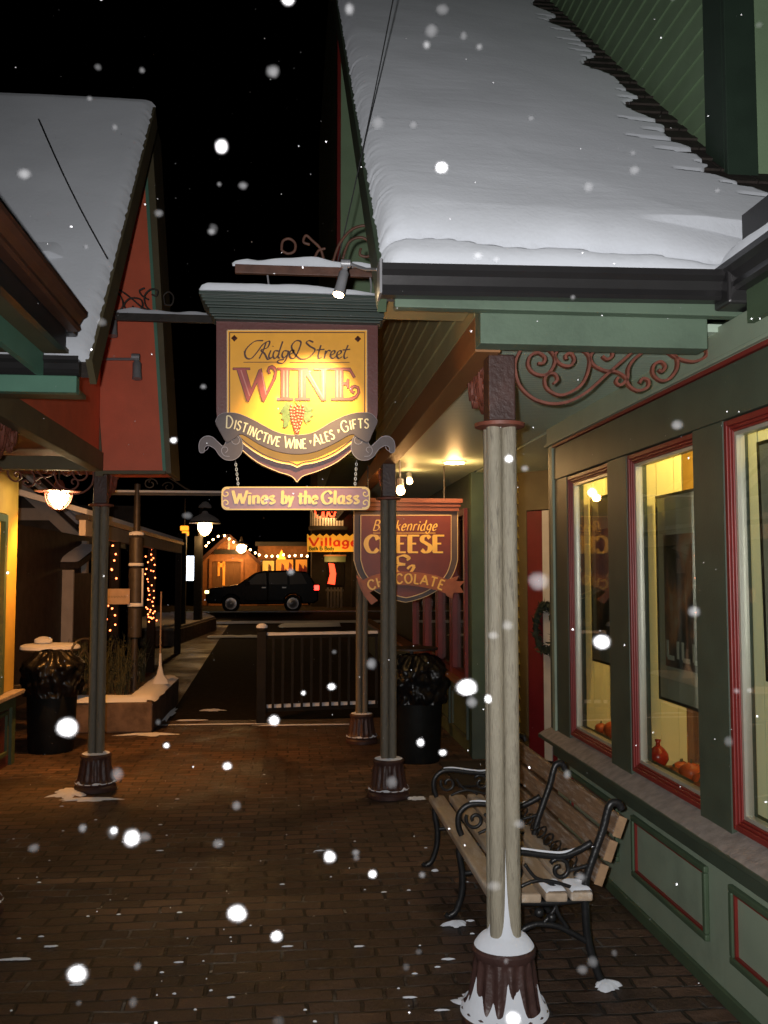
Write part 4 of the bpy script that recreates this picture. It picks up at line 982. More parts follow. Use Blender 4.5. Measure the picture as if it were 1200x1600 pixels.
# WINE in capitals: dark outline, rose face
GLY = []
GLY.append([(112,398),(235,398),(236,410),(212,412),(240,520),(293,405),(262,408),(262,398),(300,396),(372,570),(400,470),(420,440),(400,425),(372,432),(362,412),(378,385),(410,380),(430,405),(428,450),(338,636),(325,632),(285,500),(222,640),(210,636),(138,414),(112,410)])
GLY[0] = [(112,397),(236,397),(236,410),(206,411),(246,545),(298,412),(316,400),(348,545),(352,575),(402,470),(412,430),(400,405),(382,402),(372,418),(384,436),(370,440),(356,418),(368,388),(395,378),(420,394),(428,425),(420,475),(336,640),(322,632),(286,505),(224,642),(210,634),(140,412),(112,410)]
GLY.append([(430,397),(545,397),(545,410),(518,412),(518,612),(545,615),(545,629),(430,629),(430,615),(458,612),(458,412),(430,410)])
GLY.append([(548,397),(650,397),(745,560),(745,412),(690,410),(690,397),(810,397),(810,410),(782,412),(782,632),(748,632),(640,452),(640,612),(668,615),(668,629),(556,629),(556,615),(584,612),(584,412),(548,410)])
GLY.append([(812,397),(955,397),(992,462),(978,468),(950,420),(905,412),(905,500),(925,500),(932,478),(946,478),(946,542),(932,542),(925,518),(905,518),(905,612),(950,612),(985,600),(1008,575),(1004,545),(985,535),(968,548),(976,566),(988,562),(980,580),(960,572),(950,550),(962,528),(990,520),(1018,535),(1025,570),(1005,608),(968,629),(815,629),(815,615),(845,612),(845,412),(812,410)])
mb = MB(); m2 = MB()
for gl in GLY:
    mb.prism([wm(u, v, .0145) for u, v in gl], (0, .004, 0))
    m2.ribbon(gl+[gl[0]], 5, wm, .0152, .003)
mb.build('word_lettering', 'wine_letter', wine); m2.build('word_outline', 'dark_text', wine)
mb = MB()
for q in ([(170,414),(232,600)], [(478,416),(478,608)], [(502,416),(502,608)], [(606,416),(606,608)], [(762,416),(762,618)], [(660,434),(756,604)], [(862,416),(862,608)], [(886,416),(886,608)], [(320,430),(350,590)]):
    a, b = q; mb.ribbon([a, ((a[0]+b[0])/2, (a[1]+b[1])/2), b], 9, wm, .0158, .001)
mb.build('letter_highlight', 'wine_letter_light', wine)
# grapes and leaves, carved
mb = MB()
rows = [(672,4,(532,612)),(694,5,(528,618)),(716,5,(530,616)),(738,5,(532,612)),(760,4,(538,606)),(782,4,(542,604)),(804,3,(552,594)),(826,3,(556,590)),(848,2,(564,582)),(862,1,(572,572))]
for v, n_, (a, b) in rows:
    for i in range(n_):
        u = a+(b-a)*(i/(max(1, n_-1)))
        mb.ball(wm(u, v+4*math.sin(i*2.1), .016), .0068, 2)
mb.build('grapes', 'grape', wine, smooth='all')
mb = MB()
for lf in ([(545,655),(520,640),(495,645),(480,665),(462,690),(448,715),(470,725),(458,760),(478,770),(472,820),(492,825),(510,810),(525,760),(528,710)], [(600,655),(630,640),(650,650),(645,675),(670,680),(690,690),(672,715),(690,740),(668,750),(672,775),(650,780),(640,800),(622,770),(615,710)]):
    mb.prism([wm(u, v, .016) for u, v in lf], (0, .005, 0))
for q in ([(530,715),(490,750),(478,810)],[(612,700),(650,710),(680,690)],[(555,630),(572,645),(580,668)]): mb.ribbon(smoothpath(q, 4), 6, wm, .018, .002)
mb.build('vine_leaves', 'vine_leaf', wine)
mb = MB()
for u, v in ((122,183),(1010,188)): mb.add([wm(u-24,v,.0125),wm(u,v-24,.0125),wm(u+24,v,.0125),wm(u,v+24,.0125),wm(u,v,.02)], [(0,1,4),(1,2,4),(2,3,4),(3,0,4)])
mb.build('corner_stud', 'dark_text', wine)
# shadow band under banner is left to the light; banner stands off the board
top = smoothpath([(-12,790),(10,745),(60,725),(150,730),(260,775),(400,850),(500,880),(600,882),(700,860),(820,790),(930,740),(1030,722),(1105,732),(1150,780)], 5)
bot = smoothpath([(1148,800),(1115,870),(1080,935),(1010,905),(960,880),(840,945),(700,1005),(560,1022),(420,1000),(300,950),(180,880),(130,905),(70,935),(30,880),(-8,810)], 5)
mb = MB(); mb.prism([wm(u, v, .030) for u, v in top+bot], (0, .012, 0)); bn = mb.build('banner', 'banner', wine, bevel=.002)
curl = [(965,925),(985,890),(1030,880),(1075,900),(1085,940),(1105,962),(1140,930),(1180,895),(1225,890),(1262,915),(1275,960),(1268,1005),(1238,1005),(1232,972),(1205,958),(1160,982),(1125,1030),(1080,1060),(1020,1058),(975,1020),(960,970)]
spi = [[(1080,905),(1058,885),(1020,882),(990,900),(985,930),(1005,948),(1032,940),(1038,918),(1020,912)], [(1085,1010),(1068,990),(1078,970),(1105,972),(1112,1000),(1092,1030),(1055,1035)], [(1105,962),(1140,930),(1180,895),(1225,890)], [(1240,1000),(1215,985),(1205,965)]]
for sg in (0, 1):
    T = (lambda q: [(1144-u, v) for u, v in q]) if sg else (lambda q: list(q))
    mb = MB(); mb.prism([wm(u, v, .024) for u, v in T(smoothpath(curl, 4, True))], (0, .016, 0)); cu = mb.build('banner_curl', 'banner', wine); m2 = MB()
    for q in spi: m2.ribbon(smoothpath(T(q), 5), 4, wm, .0255, .0015)
    m2.ribbon(smoothpath(T(curl+[curl[0]]), 4), 3.5, wm, .0253, .0015); m2.build('curl_line', 'scroll_line', cu)
m2 = MB(); m2.ribbon(top, 3, wm, .031, .001); m2.build('edge_line', 'scroll_line', bn)
def interp(tab):
    def f(u):
        for (a, x), (b, y) in zip(tab, tab[1:]):
            if u <= b or b == tab[-1][0]:
                t = (u-a)/(b-a); return x+(y-x)*t
        return tab[-1][1]
    return f
base = smoothpath([(20,835),(100,835),(200,868),(300,920),(400,955),(520,978),(640,978),(700,962),(850,905),(900,868),(1000,838),(1100,835)], 6)
bf = interp(base)
def bpath(u): return bf(u)-900, math.atan2(bf(u+8)-bf(u-8), 16)*.75
mb = MB()
for s, u0, u1, caps in (('DISTINCTIVE', 64, 446, 1.3), ('WINE', 478, 640, 1.25), ('ALES', 696, 845, 1.25), ('GIFTS', 898, 1085, 1.2)):
    text(mb, s, wm, u0, u1, 900, 66, 10, 7, 0, .16, caps=caps, dep=.0315, thk=.002, path=bpath)
for u, v in ((668,935),(868,858)): mb.prism([wm(u-8,v-12,.0315),wm(u+8,v-14,.0315),wm(u+2,v+14,.0315)], (0,.002,0))
mb.build('banner_lettering', 'cream_text', bn)
# crown moulding with snow
mb = MB(); cl, cr_ = P(316,469,SY), P(613,469,SY); bl, br_ = P(337,502,SY), P(590,502,SY)
z1, z0 = cl.z+.012, bl.z; H_ = z1-z0
for a, b, ov in ((0,.10,.004),(.10,.18,.014),(.18,.42,.022),(.42,.50,.030),(.50,.62,.038),(.62,.74,.048),(.74,.84,.052),(.84,1,.060)):
    mb.box(bl.x-ov, br_.x+ov+.004, SY-.035-ov, SY+.08+ov, z0+H_*a+.0005, z0+H_*b)
mb.prism([(bl.x-.030,SY-.066,z0+H_*.50),(bl.x-.052,SY-.09,z0+H_*.84),(bl.x-.052,SY+.12,z0+H_*.84),(bl.x-.030,SY+.10,z0+H_*.5)], (br_.x-bl.x+.07,0,0))
cn = mb.build('crown_moulding', 'cornice', wine, bevel=.002)
mb = MB(); x0, x1 = bl.x-.060, br_.x+.062
mb.grid(lambda u, v: (x0+(x1-x0)*u, SY-.097+.23*v, z1+.002+(.046*(1-.75*max(0, u-.55)/.45)+.007*noise.noise(Vector((u*7, v*2, 1))))*math.sqrt(max(0, min(1, u*22, (1-u)*22, v*6, (1-v)*6)))), 80, 16)
mb.build('crown_snow', 'snow', cn, smooth='all')
# small plaque hung on chains
plq = thing('wine_plaque', 'long mauve plaque reading Wines by the Glass hung below the wine sign', 'sign', P(463,780,SY))
def rrect(a, b, c, d, r, n=6):
    o = []
    for cx, cy, s0 in ((b-r,c+r,-90),(b-r,d-r,0),(a+r,d-r,90),(a+r,c+r,180)):
        o += [(cx+r*math.cos(R(s0+90*k/n)), cy+r*math.sin(R(s0+90*k/n))) for k in range(n+1)]
    return o
rr_ = rrect(28,1098,1248,1416,38)
mb = MB(); mb.prism([wm(u, v) for u, v in rr_], (0,.02,0)); mb.build('board', 'plaque', plq)
mb = MB(); mb.ribbon([(563+(u-563)*.993, 1332+(v-1332)*.95) for u, v in rr_+[rr_[0]]], 8, wm, .002, .003)
for sg in (0, 1):
    T = (lambda q: [(1126-u, v) for u, v in q]) if sg else (lambda q: list(q))
    for q in ([(60,1262),(40,1280),(38,1305),(55,1318),(74,1308),(72,1290),(58,1290)], [(60,1400),(40,1385),(38,1358),(55,1345),(74,1356),(72,1374),(58,1374)], [(85,1262),(60,1262)], [(85,1402),(60,1402)]):
        mb.ribbon(smoothpath(T(q), 5), 8, wm, .0025, .003)
mb.build('gold_border', 'gold', plq)
mb = MB()
for s, u0, u1, cp_ in (('Wines', 108, 412, 1), ('by', 460, 545, 1), ('the', 585, 718, 1), ('Glass', 750, 1018, 1)):
    text(mb, s, wm, u0, u1, 1370, 88, 23, 9, .04, .13, serif=.10, nib=12, dep=.004, thk=.003)
mb.build('lettering', 'gold', plq)
mb = MB()
for a, b in (((128,1062),(150,1250)), ((1003,1058),(990,1252))):
    A_, B_ = Vector(wm(*a, -.006)), Vector(wm(*b, -.006)); n_ = 11
    for i in range(n_):
        c = A_.lerp(B_, (i+.5)/n_); h = (B_-A_).length/n_*.66
        e = Vector((.0042, 0, 0)) if i % 2 else Vector((0, .0042, 0))
        mb.tube([c+e*math.cos(k*.785)+Vector((0,0,h*math.sin(k*.785))) for k in range(8)], .0013, 5, closed=True)
mb.build('chain', 'chain', plq)
# ================================================================== SIGN HANGERS
def hanger(name, label, Y, x0, x1, z, parts, snowh, mat='hanger_iron', arm=.024):
    t = thing(name, label, 'sign bracket', (x1, Y, z))
    mb = MB(); mb.box(x0, x1, Y-arm/2, Y+arm/2, z-arm*.8, z+arm*.8); am = mb.build('arm', mat, t, bevel=.003)
    mb = MB(); xs = x0-.012
    mb.grid(lambda u, v: (xs+(x1-xs)*u, Y-arm*.75+arm*1.5*v, z+arm*.8+(snowh+.016*noise.noise(Vector((u*8, v, Y)))+.02*math.exp(-((u-.35)/.12)**2))*math.sqrt(max(0, min(1, u*16, (1-u)*16, v*3, (1-v)*3)))), 60, 8)
    mb.build('arm_snow', 'snow', am, smooth='all')
    mb = MB()
    for q in parts: mb.tube([(p[0], Y, p[1]) for p in smoothpath(q, 6)], .0062, 6)
    mb.build('scrollwork', mat, t, smooth='all')
    return t
def pxs(Y, pts): return [(P(u, v, Y).x, P(u, v, Y).z) for u, v in pts]
hY = 3.92
a, b = P(368, 424, hY), P(592, 424, hY)
ht = hanger('sign_hanger', 'snow topped rusty arm with scrollwork holding the wine sign', hY-.03, a.x, .68, a.z, [pxs(hY, q) for q in (
    [(520,412),(530,385),(550,362),(575,357),(600,368),(612,392),(606,412)], [(535,408),(545,382),(565,375),(580,388),(575,404),(562,402),(563,392)],
    [(578,408),(580,392),(598,386),(604,398),(596,408),(588,402)], [(505,408),(500,392),(488,380),(478,372),(474,382),(484,386)], [(490,410),(497,396),(508,392)],
    [(440,395),(442,381),(452,377),(461,384),(460,396),(450,400),(440,395)])], .022)
mb = MB()
for u in (418, 578): 
    A_, B_ = P(u, 430, hY-.03), P(u, 466, hY-.03); mb.tube([A_, A_.lerp(B_,.5)+Vector((.006,0,0)), B_], .004, 6)
mb.build('hook', 'galv', ht)
lY = 6.62
a = P(250, 497, lY)
hanger('sign_hanger', 'long iron arm with curling scrolls reaching out from the red bay', lY, -1.40, P(345, 497, lY).x, a.z, [pxs(lY, q) for q in (
    [(172,446),(190,455),(205,466),(222,480),(240,488)], [(172,450),(188,462),(192,478),(182,488),(170,484),(168,474),(176,470)], [(200,488),(194,476),(204,466),(220,468),(222,480),(212,484),(207,478)],
    [(240,488),(228,478),(226,462),(236,452),(246,454),(244,462),(237,460)], [(232,468),(222,462),(218,454),(226,450)], [(258,476),(256,462),(264,456),(271,464),(268,476),(258,476)])], .02, mat='iron', arm=.034)
# guy wires
def wire(label, A_, B_, r=.003):
    mb = MB(); A_, B_ = Vector(A_), Vector(B_)
    mb.tube([A_.lerp(B_, i/8)+Vector((0,0,-.03*math.sin(math.pi*i/8))) for i in range(9)], r, 5)
    tag(mb.build('guy_wire', 'wire'), label, 'cable')
wire('thin cable slanting across the right snowy roof to the wine sign arm', P(528, 408, 3.9), P(618, -20, 3.85), .0028)
wire('thin cable slanting across the left snowy roof to the scrolled arm', P(168, 404, 4.62), P(60, 186, 5.3), .0035)
# ================================================================== SPOTLIGHTS
def spotlight(label, joint, head, tip, r, lit, arm=None, mat='galv'):
    t = thing('spotlight', label, 'spotlight', joint)
    j, h, e = Vector(joint), Vector(head), Vector(tip); d = (e-h).normalized()
    mb = MB(); mb.tube([h-d*r*.4, h, h+d*r*.3, h+(e-h)*.55, e], [r*.55, r*.8, r, r, r*1.12], 14); mb.build('housing', mat, t, smooth=True)
    mb = MB()
    if arm: mb.tube([Vector(a) for a in arm], r*.33, 8)
    mb.tube([j+Vector((-r*.9,0,0)), j+Vector((r*.9,0,0))], r*.85, 10); mb.tube([j, h], r*.6, 8); mb.build('arm', mat, t, smooth=True)
    if lit:
        mb = MB(); mb.tube([e+d*.001, e+d*.004], [r*1.05, r*1.0], 14); mb.build('lens', 'lamp_white', t)
    return t
j = P(540, 412, 3.42); h = P(538, 425, 3.42); e = P(529, 460, 3.40)
spotlight('grey spotlight on the gutter end shining down on the wine sign', j, h, e, .019, True, [P(545, 412, 3.42), P(572, 421, 3.35), P(590, 421, 3.2)])
lamp('sign_spot', 'SPOT', e+Vector((-.004, -.004, -.012)), 112, (1, .74, .36), .014, target=(.05, 3.8, 2.23), spot=58, blend=1.0)
j = P(176, 492, 6.56); h = P(176, 500, 6.56); e = P(176, 525, 6.54)
spotlight('unlit grey spotlight hanging from the scrolled arm on the red bay', j, h, e, .030, False)
j = P(212, 558, 6.6); h = P(214, 566, 6.6); e = P(214, 592, 6.58)
spotlight('unlit grey spotlight on a thin horizontal pipe before the red bay', j, h, e, .030, False, [P(150, 561, 6.7), P(205, 561, 6.62), P(212, 558, 6.6)])
# ================================================================== CHEESE SIGN
CY = 7.62
cz = thing('cheese_sign', 'dark red shield sign reading Breckenridge Cheese and Chocolate hung under the porch', 'sign', P(634, 860, CY))
cm = plane(CY)
ch = [(553,798),(553,875),(560,897),(575,915),(598,930),(620,938),(634,941)]; ch = ch[:1]+smoothpath(ch[1:], 4)
ol = mirror(ch, 634)
mb = MB(); mb.prism([cm(u, v) for u, v in ol], (0,.06,0)); mb.build('board', 'cheese_edge', cz)
mb = MB(); mb.ribbon(ol[:], 1.0, cm, .002, .003); inn = [(634+(u-634)*.87, 860+(v-860)*.9+1) for u, v in ol]
mb.ribbon(inn+[inn[0]], 1.2, cm, .016, .003); mb.build('pinstripe', 'gold_line', cz)
mb = MB(); mb.prism([cm(u, v, .014) for u, v in inn], (0,.013,0)); mb.build('red_panel', 'cheese_red', cz)
mb = MB(); q0, q1 = P(553,798,CY), P(716,780,CY)
for a, b, ov in ((0,.35,.0),(.35,.65,.012),(.65,1,.028)): mb.box(q0.x-ov, q1.x+ov, CY-.03-ov, CY+.09+ov, q0.z+(q1.z-q0.z)*a+.001, q0.z+(q1.z-q0.z)*b)
mb.build('crown_moulding', 'cheese_cap', cz)
mb = MB(); text(mb, 'Breckenridge', cm, 582, 681, 829, 16, 2.2, .9, .28, .12, nib=30, dep=.017, thk=.002); mb.ribbon([(583,833),(630,833),(680,833)], .9, cm, .017, .002)
text(mb, 'CHEESE', cm, 571, 692, 863, 26, 7.6, 2.8, 0, .16, serif=.10, nib=0, dep=.018, thk=.004)
text(mb, '&', cm, 616, 648, 897, 29, 6.0, 2.2, 0, .1, nib=20, dep=.018, thk=.004)
mb.build('lettering', 'bright_gold', cz)
rt = smoothpath([(563,908),(590,897),(634,893),(680,899),(712,912)], 5); rb = smoothpath([(706,932),(680,922),(634,914),(595,918),(570,930)], 5)
mb = MB(); mb.prism([cm(u, v, .03) for u, v in rt+rb], (0,.012,0))
mb.prism([cm(u, v, .026) for u, v in [(700,905),(716,900),(712,908),(726,908),(718,916),(724,926),(708,926),(706,936),(696,930)]], (0,.02,0))
mb.prism([cm(u, v, .026) for u, v in [(566,905),(556,898),(560,912),(568,930),(580,945),(590,938),(576,925)]], (0,.02,0)); rbn = mb.build('ribbon', 'ribbon', cz)
rf_ = interp(smoothpath([(570,925),(600,915),(634,911),(670,915),(700,926)], 6))
mb = MB(); text(mb, 'CHOCOLATE', cm, 577, 690, 900, 14.5, 2.8, 2.2, 0, .18, dep=.032, thk=.003, path=lambda u: (rf_(u)-900, math.atan2(rf_(u+3)-rf_(u-3), 6))); mb.build('ribbon_lettering', 'bright_gold', rbn)
mb = MB()
for u in (575, 695): mb.tube([cm(u, 785, -.03), (cm(u, 785)[0], CY+.03, 2.50)], .006, 6)
mb.build('hanging_rod', 'iron', cz)
# lamps under the right porch
lt = thing('recessed_lamp', 'bright round recessed lamp glowing in the porch ceiling', 'ceiling lamp', (1.287, 7.3, 2.5))
mb = MB(); mb.lathe([(.085,-.012),(.10,-.004),(.105,-.0005)], (1.287,7.3,2.5), 24); mb.build('trim_ring', 'white_trim', lt)
mb = MB(); mb.lathe([(.02,-.019),(.075,-.016),(.082,-.0125)], (1.287,7.3,2.5), 24); mb.build('bulb', 'lamp_white', lt)
lamp('recessed_light', 'POINT', (1.287, 7.3, 2.42), 9, (1, .56, .20), .05)
def bulb_lamp(label, c, r, power, col=(1,.50,.16), glow='lamp_glow', rod=2.5):
    t = thing('bulb_spotlight', label, 'spotlight', c); c = Vector(c)
    mb = MB(); mb.ball(c, r, 2); mb.build('bulb', glow, t, smooth='all')
    mb = MB(); mb.tube([c+Vector((0,.02,r*.9)), c+Vector((0,.05,r*2.6))], r*.9, 10); mb.tube([c+Vector((0,.05,r*2.4)), (c.x, c.y+.05, rod)], .008, 6); mb.build('holder', 'galv', t)
    if power: lamp('bulb_light', 'POINT', c-Vector((0,.10,.05)), power, col, .03)
bulb_lamp('glowing bare bulb lamp above the cheese sign', P(626, 767, 7.25), .035, 3.5)
bulb_lamp('smaller glowing bulb lamp to the right above the cheese sign', P(640, 752, 8.0), .028, 2)
bulb_lamp('faint glowing bulb under the porch beyond the cheese sign', P(637, 742, 9.6), .022, 3, rod=2.5)
# ================================================================== LEFT LANTERN
c = P(92, 768, 8.0)
ln_ = thing('porch_lantern', 'glowing porch lantern with flat orange lit shade hanging at the left shop', 'lantern', c)
mb = MB(); mb.lathe([(.0,.002),(.19,-.004),(.195,.004),(.06,.02),(.03,.09),(.012,.10)], c, 28); mb.build('shade', 'rust', ln_, smooth=True)
mb = MB(); mb.lathe([(.012,-.145),(.045,-.12),(.075,-.07),(.082,-.03),(.07,-.006)], c, 20); mb.build('globe', 'lamp_white', ln_, smooth=True)
mb = MB()
for k in range(4):
    a = k*math.pi/4
    mb.tube([c+Vector((.115*math.sin(t_)*math.cos(a), .115*math.sin(t_)*math.sin(a), -.008-.15*math.cos(t_))) for t_ in [x*math.pi/24-math.pi/2 for x in range(25)]], .006, 6)
mb.build('cage', 'rust', ln_, smooth='all')
mb = MB(); mb.tube([c+Vector((0,0,.09)), (c.x, c.y, 2.5)], .008, 6); mb.build('stem', 'iron', ln_)
lamp('lantern_light', 'SPOT', (c.x+.14, c.y+.16, c.z-.13), 150, (1, .38, .07), .06, target=(-2.1, 9.4, 0), spot=155, blend=.5)
# ================================================================== LITTER BINS AND CAFE TABLES
def bin_(label, loc, seed, sc=1):
    t = thing('litter_bin', label, 'bin', loc, 'litter bins lined with black bags')
    mb = MB(); mb.lathe([(.19,.0),(.20,.03),(.215,.4),(.225,.70),(.20,.72)], loc, 28); mb.build('body', 'can', t, smooth=True)
    mb = MB()
    def bagf(u, v):
        a = u*2*math.pi; z = .50+.40*v
        q = .238+.03*math.sin(v*3.1)-.10*max(0, v-.72)/.28+.045*noise.noise(Vector((math.cos(a)*3, math.sin(a)*3, v*4+seed)))+.03*abs(noise.noise(Vector((math.cos(a)*6, math.sin(a)*6, v*5+seed))))-.012*abs(math.sin(a*9+v*5))
        return (loc[0]+q*math.cos(a), loc[1]+q*math.sin(a), loc[2]+z+.02*noise.noise(Vector((math.cos(a)*2, math.sin(a)*2, seed))))
    mb.grid(bagf, 110, 40); mb.build('bag', 'bag', t, smooth='all')
    mb = MB()
    for k in range(3):
        mb.ball((loc[0]+.06*math.cos(k*2.1+seed), loc[1]+.06*math.sin(k*2.1+seed), loc[2]+.84), .10, 3, .45, (1,1,.6), seed+k)
    mb.build('bag_top', 'bag', t, smooth='all')
    return t
bin_('black bagged litter bin standing behind the second post on the right', (1.08, 8.05, 0), 1)
bin_('black bagged litter bin beside the left shop window', (-2.17, 8.8, 0), 5)
def table(label, x, y, z, r, snow):
    t = thing('cafe_table', label, 'table', (x, y, 0), 'cafe tables')
    mb = MB(); mb.lathe([(.02,z-.02),(r,z-.018),(r,z),(.02,z+.001)], (x,y,0), 28); tp = mb.build('table_top', 'iron', t, smooth=True)
    if snow:
        mb = MB(); mb.lathe([(r*.99,z+.001),(r*.97,z+.03),(r*.85,z+.045),(r*.4,z+.05),(.01,z+.048)], (x,y,0), 28, lambda k, q: 1+.02*math.sin(k*1.9)); mb.build('top_snow', 'snow', tp, smooth=True)
    mb = MB(); mb.tube([(x,y,.02),(x,y,z-.02)], .022, 8)
    for k in range(3): mb.tube([(x,y,.12),(x+.22*math.cos(k*2.1),y+.22*math.sin(k*2.1),.012)], .014, 6)
    mb.build('pedestal', 'iron', t)
table('round cafe table with dark bare top beyond the right litter bin', 1.22, 9.5, .85, .27, False)
table('round cafe table under a thick cap of orange lit snow', -2.5, 10.0, .83, .30, True)
def chair(label, x, y, rz):
    t = thing('cafe_chair', label, 'chair', (x, y, 0), 'wire cafe chairs')
    f = lambda a, b, z: (x+a*math.cos(rz)-b*math.sin(rz), y+a*math.sin(rz)+b*math.cos(rz), z)
    mb = MB(); mb.tube([f(.2*math.cos(k*.393), .2*math.sin(k*.393), .46) for k in range(16)], .012, 6, closed=True); mb.add([f(.19*math.cos(k*.393), .19*math.sin(k*.393), .465) for k in range(16)], [tuple(range(16))]); mb.build('seat', 'iron', t)
    mb = MB(); mb.tube([f(*p) for p in smoothpath([(-.18,-.17,.46),(-.22,-.17,.75),(-.23,-.09,.93),(-.23,.09,.93),(-.22,.17,.75),(-.18,.17,.46)], 5)], .011, 6)
    mb.tube([f(*p) for p in smoothpath([(-.19,-.08,.46),(-.225,-.08,.70),(-.23,0,.84),(-.225,.08,.70),(-.19,.08,.46)], 5)], .008, 6); mb.build('backrest', 'iron', t)
    for a, b in ((.15,.13),(.15,-.13),(-.15,.13),(-.15,-.13)):
        mb = MB(); mb.tube([f(a,b,.46), f(a*1.25,b*1.25,.0)], .011, 6); mb.build('leg', 'iron', t)
chair('black wire cafe chair at the left of the snowy table', -2.72, 9.72, .6)
chair('black wire cafe chair tucked to the right of the snowy table', -2.24, 9.78, 2.4)
b = P(68, 992, 10.0)
mb = MB(); mb.lathe([(.05,0),(.09,.02),(.09,.05),(.04,.075),(.01,.08)], (b.x, 10.0, .875), 14); tag(mb.build('snow_lump', 'snow', smooth=True), 'small round lump of snow on the snowy cafe table', 'snow')
# ================================================================== RAILING ACROSS THE ALLEY
A_, B_ = Vector((-.323, 10.19, 0)), Vector((.95, 10.42, 0))
rl = thing('railing', 'dark wooden railing with a snow topped rail and ball capped post across the alley', 'railing', A_)
mb = MB(); mb.box(A_.x-.05, A_.x+.05, A_.y-.05, A_.y+.05, 0, .98); ps = mb.build('post', 'wood_dark', rl, bevel=.005)
mb = MB(); mb.ball((A_.x, A_.y, 1.005), .062, 3, 0, (1,1,.8)); mb.build('ball_cap', 'wood_dark', ps, smooth='all')
mb = MB(); mb.ball((A_.x, A_.y, 1.03), .062, 3, 0, (1,1,.62)); mb.build('cap_snow', 'snow', ps, smooth='all')
d = (B_-A_).normalized()
mb = MB(); mb.beam(A_+d*.05+Vector((0,0,.92)), B_+Vector((0,0,.92)), .07, .035); tr = mb.build('top_rail', 'wood_dark', rl)
mb = MB(); n_ = Vector((d.y, -d.x, 0)); L_ = (B_-A_).length
mb.grid(lambda u, v: A_+d*(.06+(L_-.06)*u)+n_*(.04*(2*v-1))+Vector((0,0,.938+(.028+.006*noise.noise(Vector((u*9,v,3))))*math.sqrt(max(0,min(1,v*4,(1-v)*4))))), 50, 8)
mb.build('rail_snow', 'snow', tr, smooth='all')
mb = MB(); mb.beam(A_+d*.05+Vector((0,0,.14)), B_+Vector((0,0,.14)), .06, .04); br_l = mb.build('bottom_rail', 'wood_dark', rl)
mb = MB(); mb.beam(A_+d*.06+Vector((0,0,.178)), B_+Vector((0,0,.178)), .058, .032); mb.build('rail_snow', 'snow', br_l)
for k in range(13):
    q = A_+d*(.12+k*.105)+n_*.035
    mb = MB(); mb.box(q.x-.014, q.x+.014, q.y-.014, q.y+.014, .16, .905); mb.build('baluster', 'wood_dark', rl)
# ================================================================== PLANTER WITH SIGN POLE
pl = thing('stone_planter', 'low stone planter edged with snow holding the sign pole and dry plants', 'planter', (-1.9, 10.6, 0))
mb = MB()
outer = [(-2.6,9.72),(-1.40,9.68),(-1.40,11.9),(-1.62,12.0),(-2.6,12.0)]
mb.prism([(x,y,0) for x, y in outer], (0,0,.31)); mb.build('wall', 'stone', pl, bevel=.02)
def ledge(pts, w, z, h, seed, mb):
    pts = smoothpath(pts, 10)
    for (x0,y0),(x1,y1) in zip(pts, pts[1:]): pass
    n = len(pts); vs = []; fs = []; m = 9
    for i, (x, y) in enumerate(pts):
        a = pts[max(i-1,0)]; b = pts[min(i+1,n-1)]; l = math.hypot(b[0]-a[0], b[1]-a[1]); nx, ny = -(b[1]-a[1])/l, (b[0]-a[0])/l
        for j in range(m):
            v = j/(m-1)*2-1; ww = w/2*(1+.12*noise.noise(Vector((x*4, y*4, v+seed))))
            e = min(1, i/1.5, (n-1-i)/1.5)
            vs.append((x+nx*ww*v, y+ny*ww*v, z+h*math.sqrt(max(0, 1-v**4))*(.35+.65*math.sqrt(max(0,e)))*(1+.2*noise.noise(Vector((x*5, y*5, seed))))))
    for i in range(n-1): fs += [(i*m+j, i*m+j+1, (i+1)*m+j+1, (i+1)*m+j) for j in range(m-1)]
    return mb.add(vs, fs)
mb = MB(); ledge([(-2.55,9.86),(-1.95,9.83),(-1.46,9.83)], .30, .308, .05, 1, mb); ledge([(-1.53,9.70),(-1.54,10.6),(-1.55,11.85)], .31, .309, .055, 2, mb); mb.build('wall_snow', 'snow', pl, smooth='all')
mb = MB(); rr = random.Random(11)
for k in range(260):
    x, y = rr.uniform(-2.5, -1.75), rr.uniform(10.0, 11.8); h = rr.uniform(.15, .62); lx, ly = rr.gauss(0,.08), rr.gauss(0,.08)
    p0 = Vector((x,y,.30)); p2 = Vector((x+lx,y+ly,.30+h)); p1 = p0.lerp(p2,.5)+Vector((lx*-.2,0,.02))
    mb.tube([p0,p1,p2], [.005,.004,.002], 4)
    for q in range(3):
        t = rr.uniform(.35,1); b = p0.lerp(p2,t); a = rr.uniform(0,6.28); e = Vector((math.cos(a)*.05, math.sin(a)*.05, rr.uniform(-.01,.05))); s_ = Vector((-e.y,e.x,0))*.28
        mb.add([b, b+e*.5+s_, b+e, b+e*.5-s_], [(0,1,2,3)])
tag(mb.build('dry_plants', 'twig'), 'dark dry stems and leaves filling the stone planter', 'plants', kind='stuff')
pole = thing('sign_pole', 'tall iron sign pole with a scrolled top arm and small tan board in the planter', 'sign pole', (-1.72, 10.5, .31))
mb = MB(); mb.tube([(-1.72,10.5,.3),(-1.72,10.5,2.60)], .035, 10)
for z0_, z1_ in ((1.70, 2.02), (1.28, 1.68), (.9, 1.24)): mb.lathe([(.03,z0_),(.075,z0_+.01),(.078,z1_-.02),(.03,z1_)], (-1.72,10.5,0), 12)
mb.build('shaft', 'iron', pole, smooth=True)
for z_ in (2.03, 1.69, 1.245):
    mb = MB(); mb.lathe([(.085,z_),(.08,z_+.03),(.03,z_+.045)], (-1.72,10.5,0), 12); mb.build('collar_snow', 'snow', pole, smooth='all')
mb = MB(); mb.tube([(-1.72+.083,10.44,1.25),(-1.72+.083,10.44,1.66)], .012, 5); mb.build('clinging_snow', 'snow', pole, smooth='all')
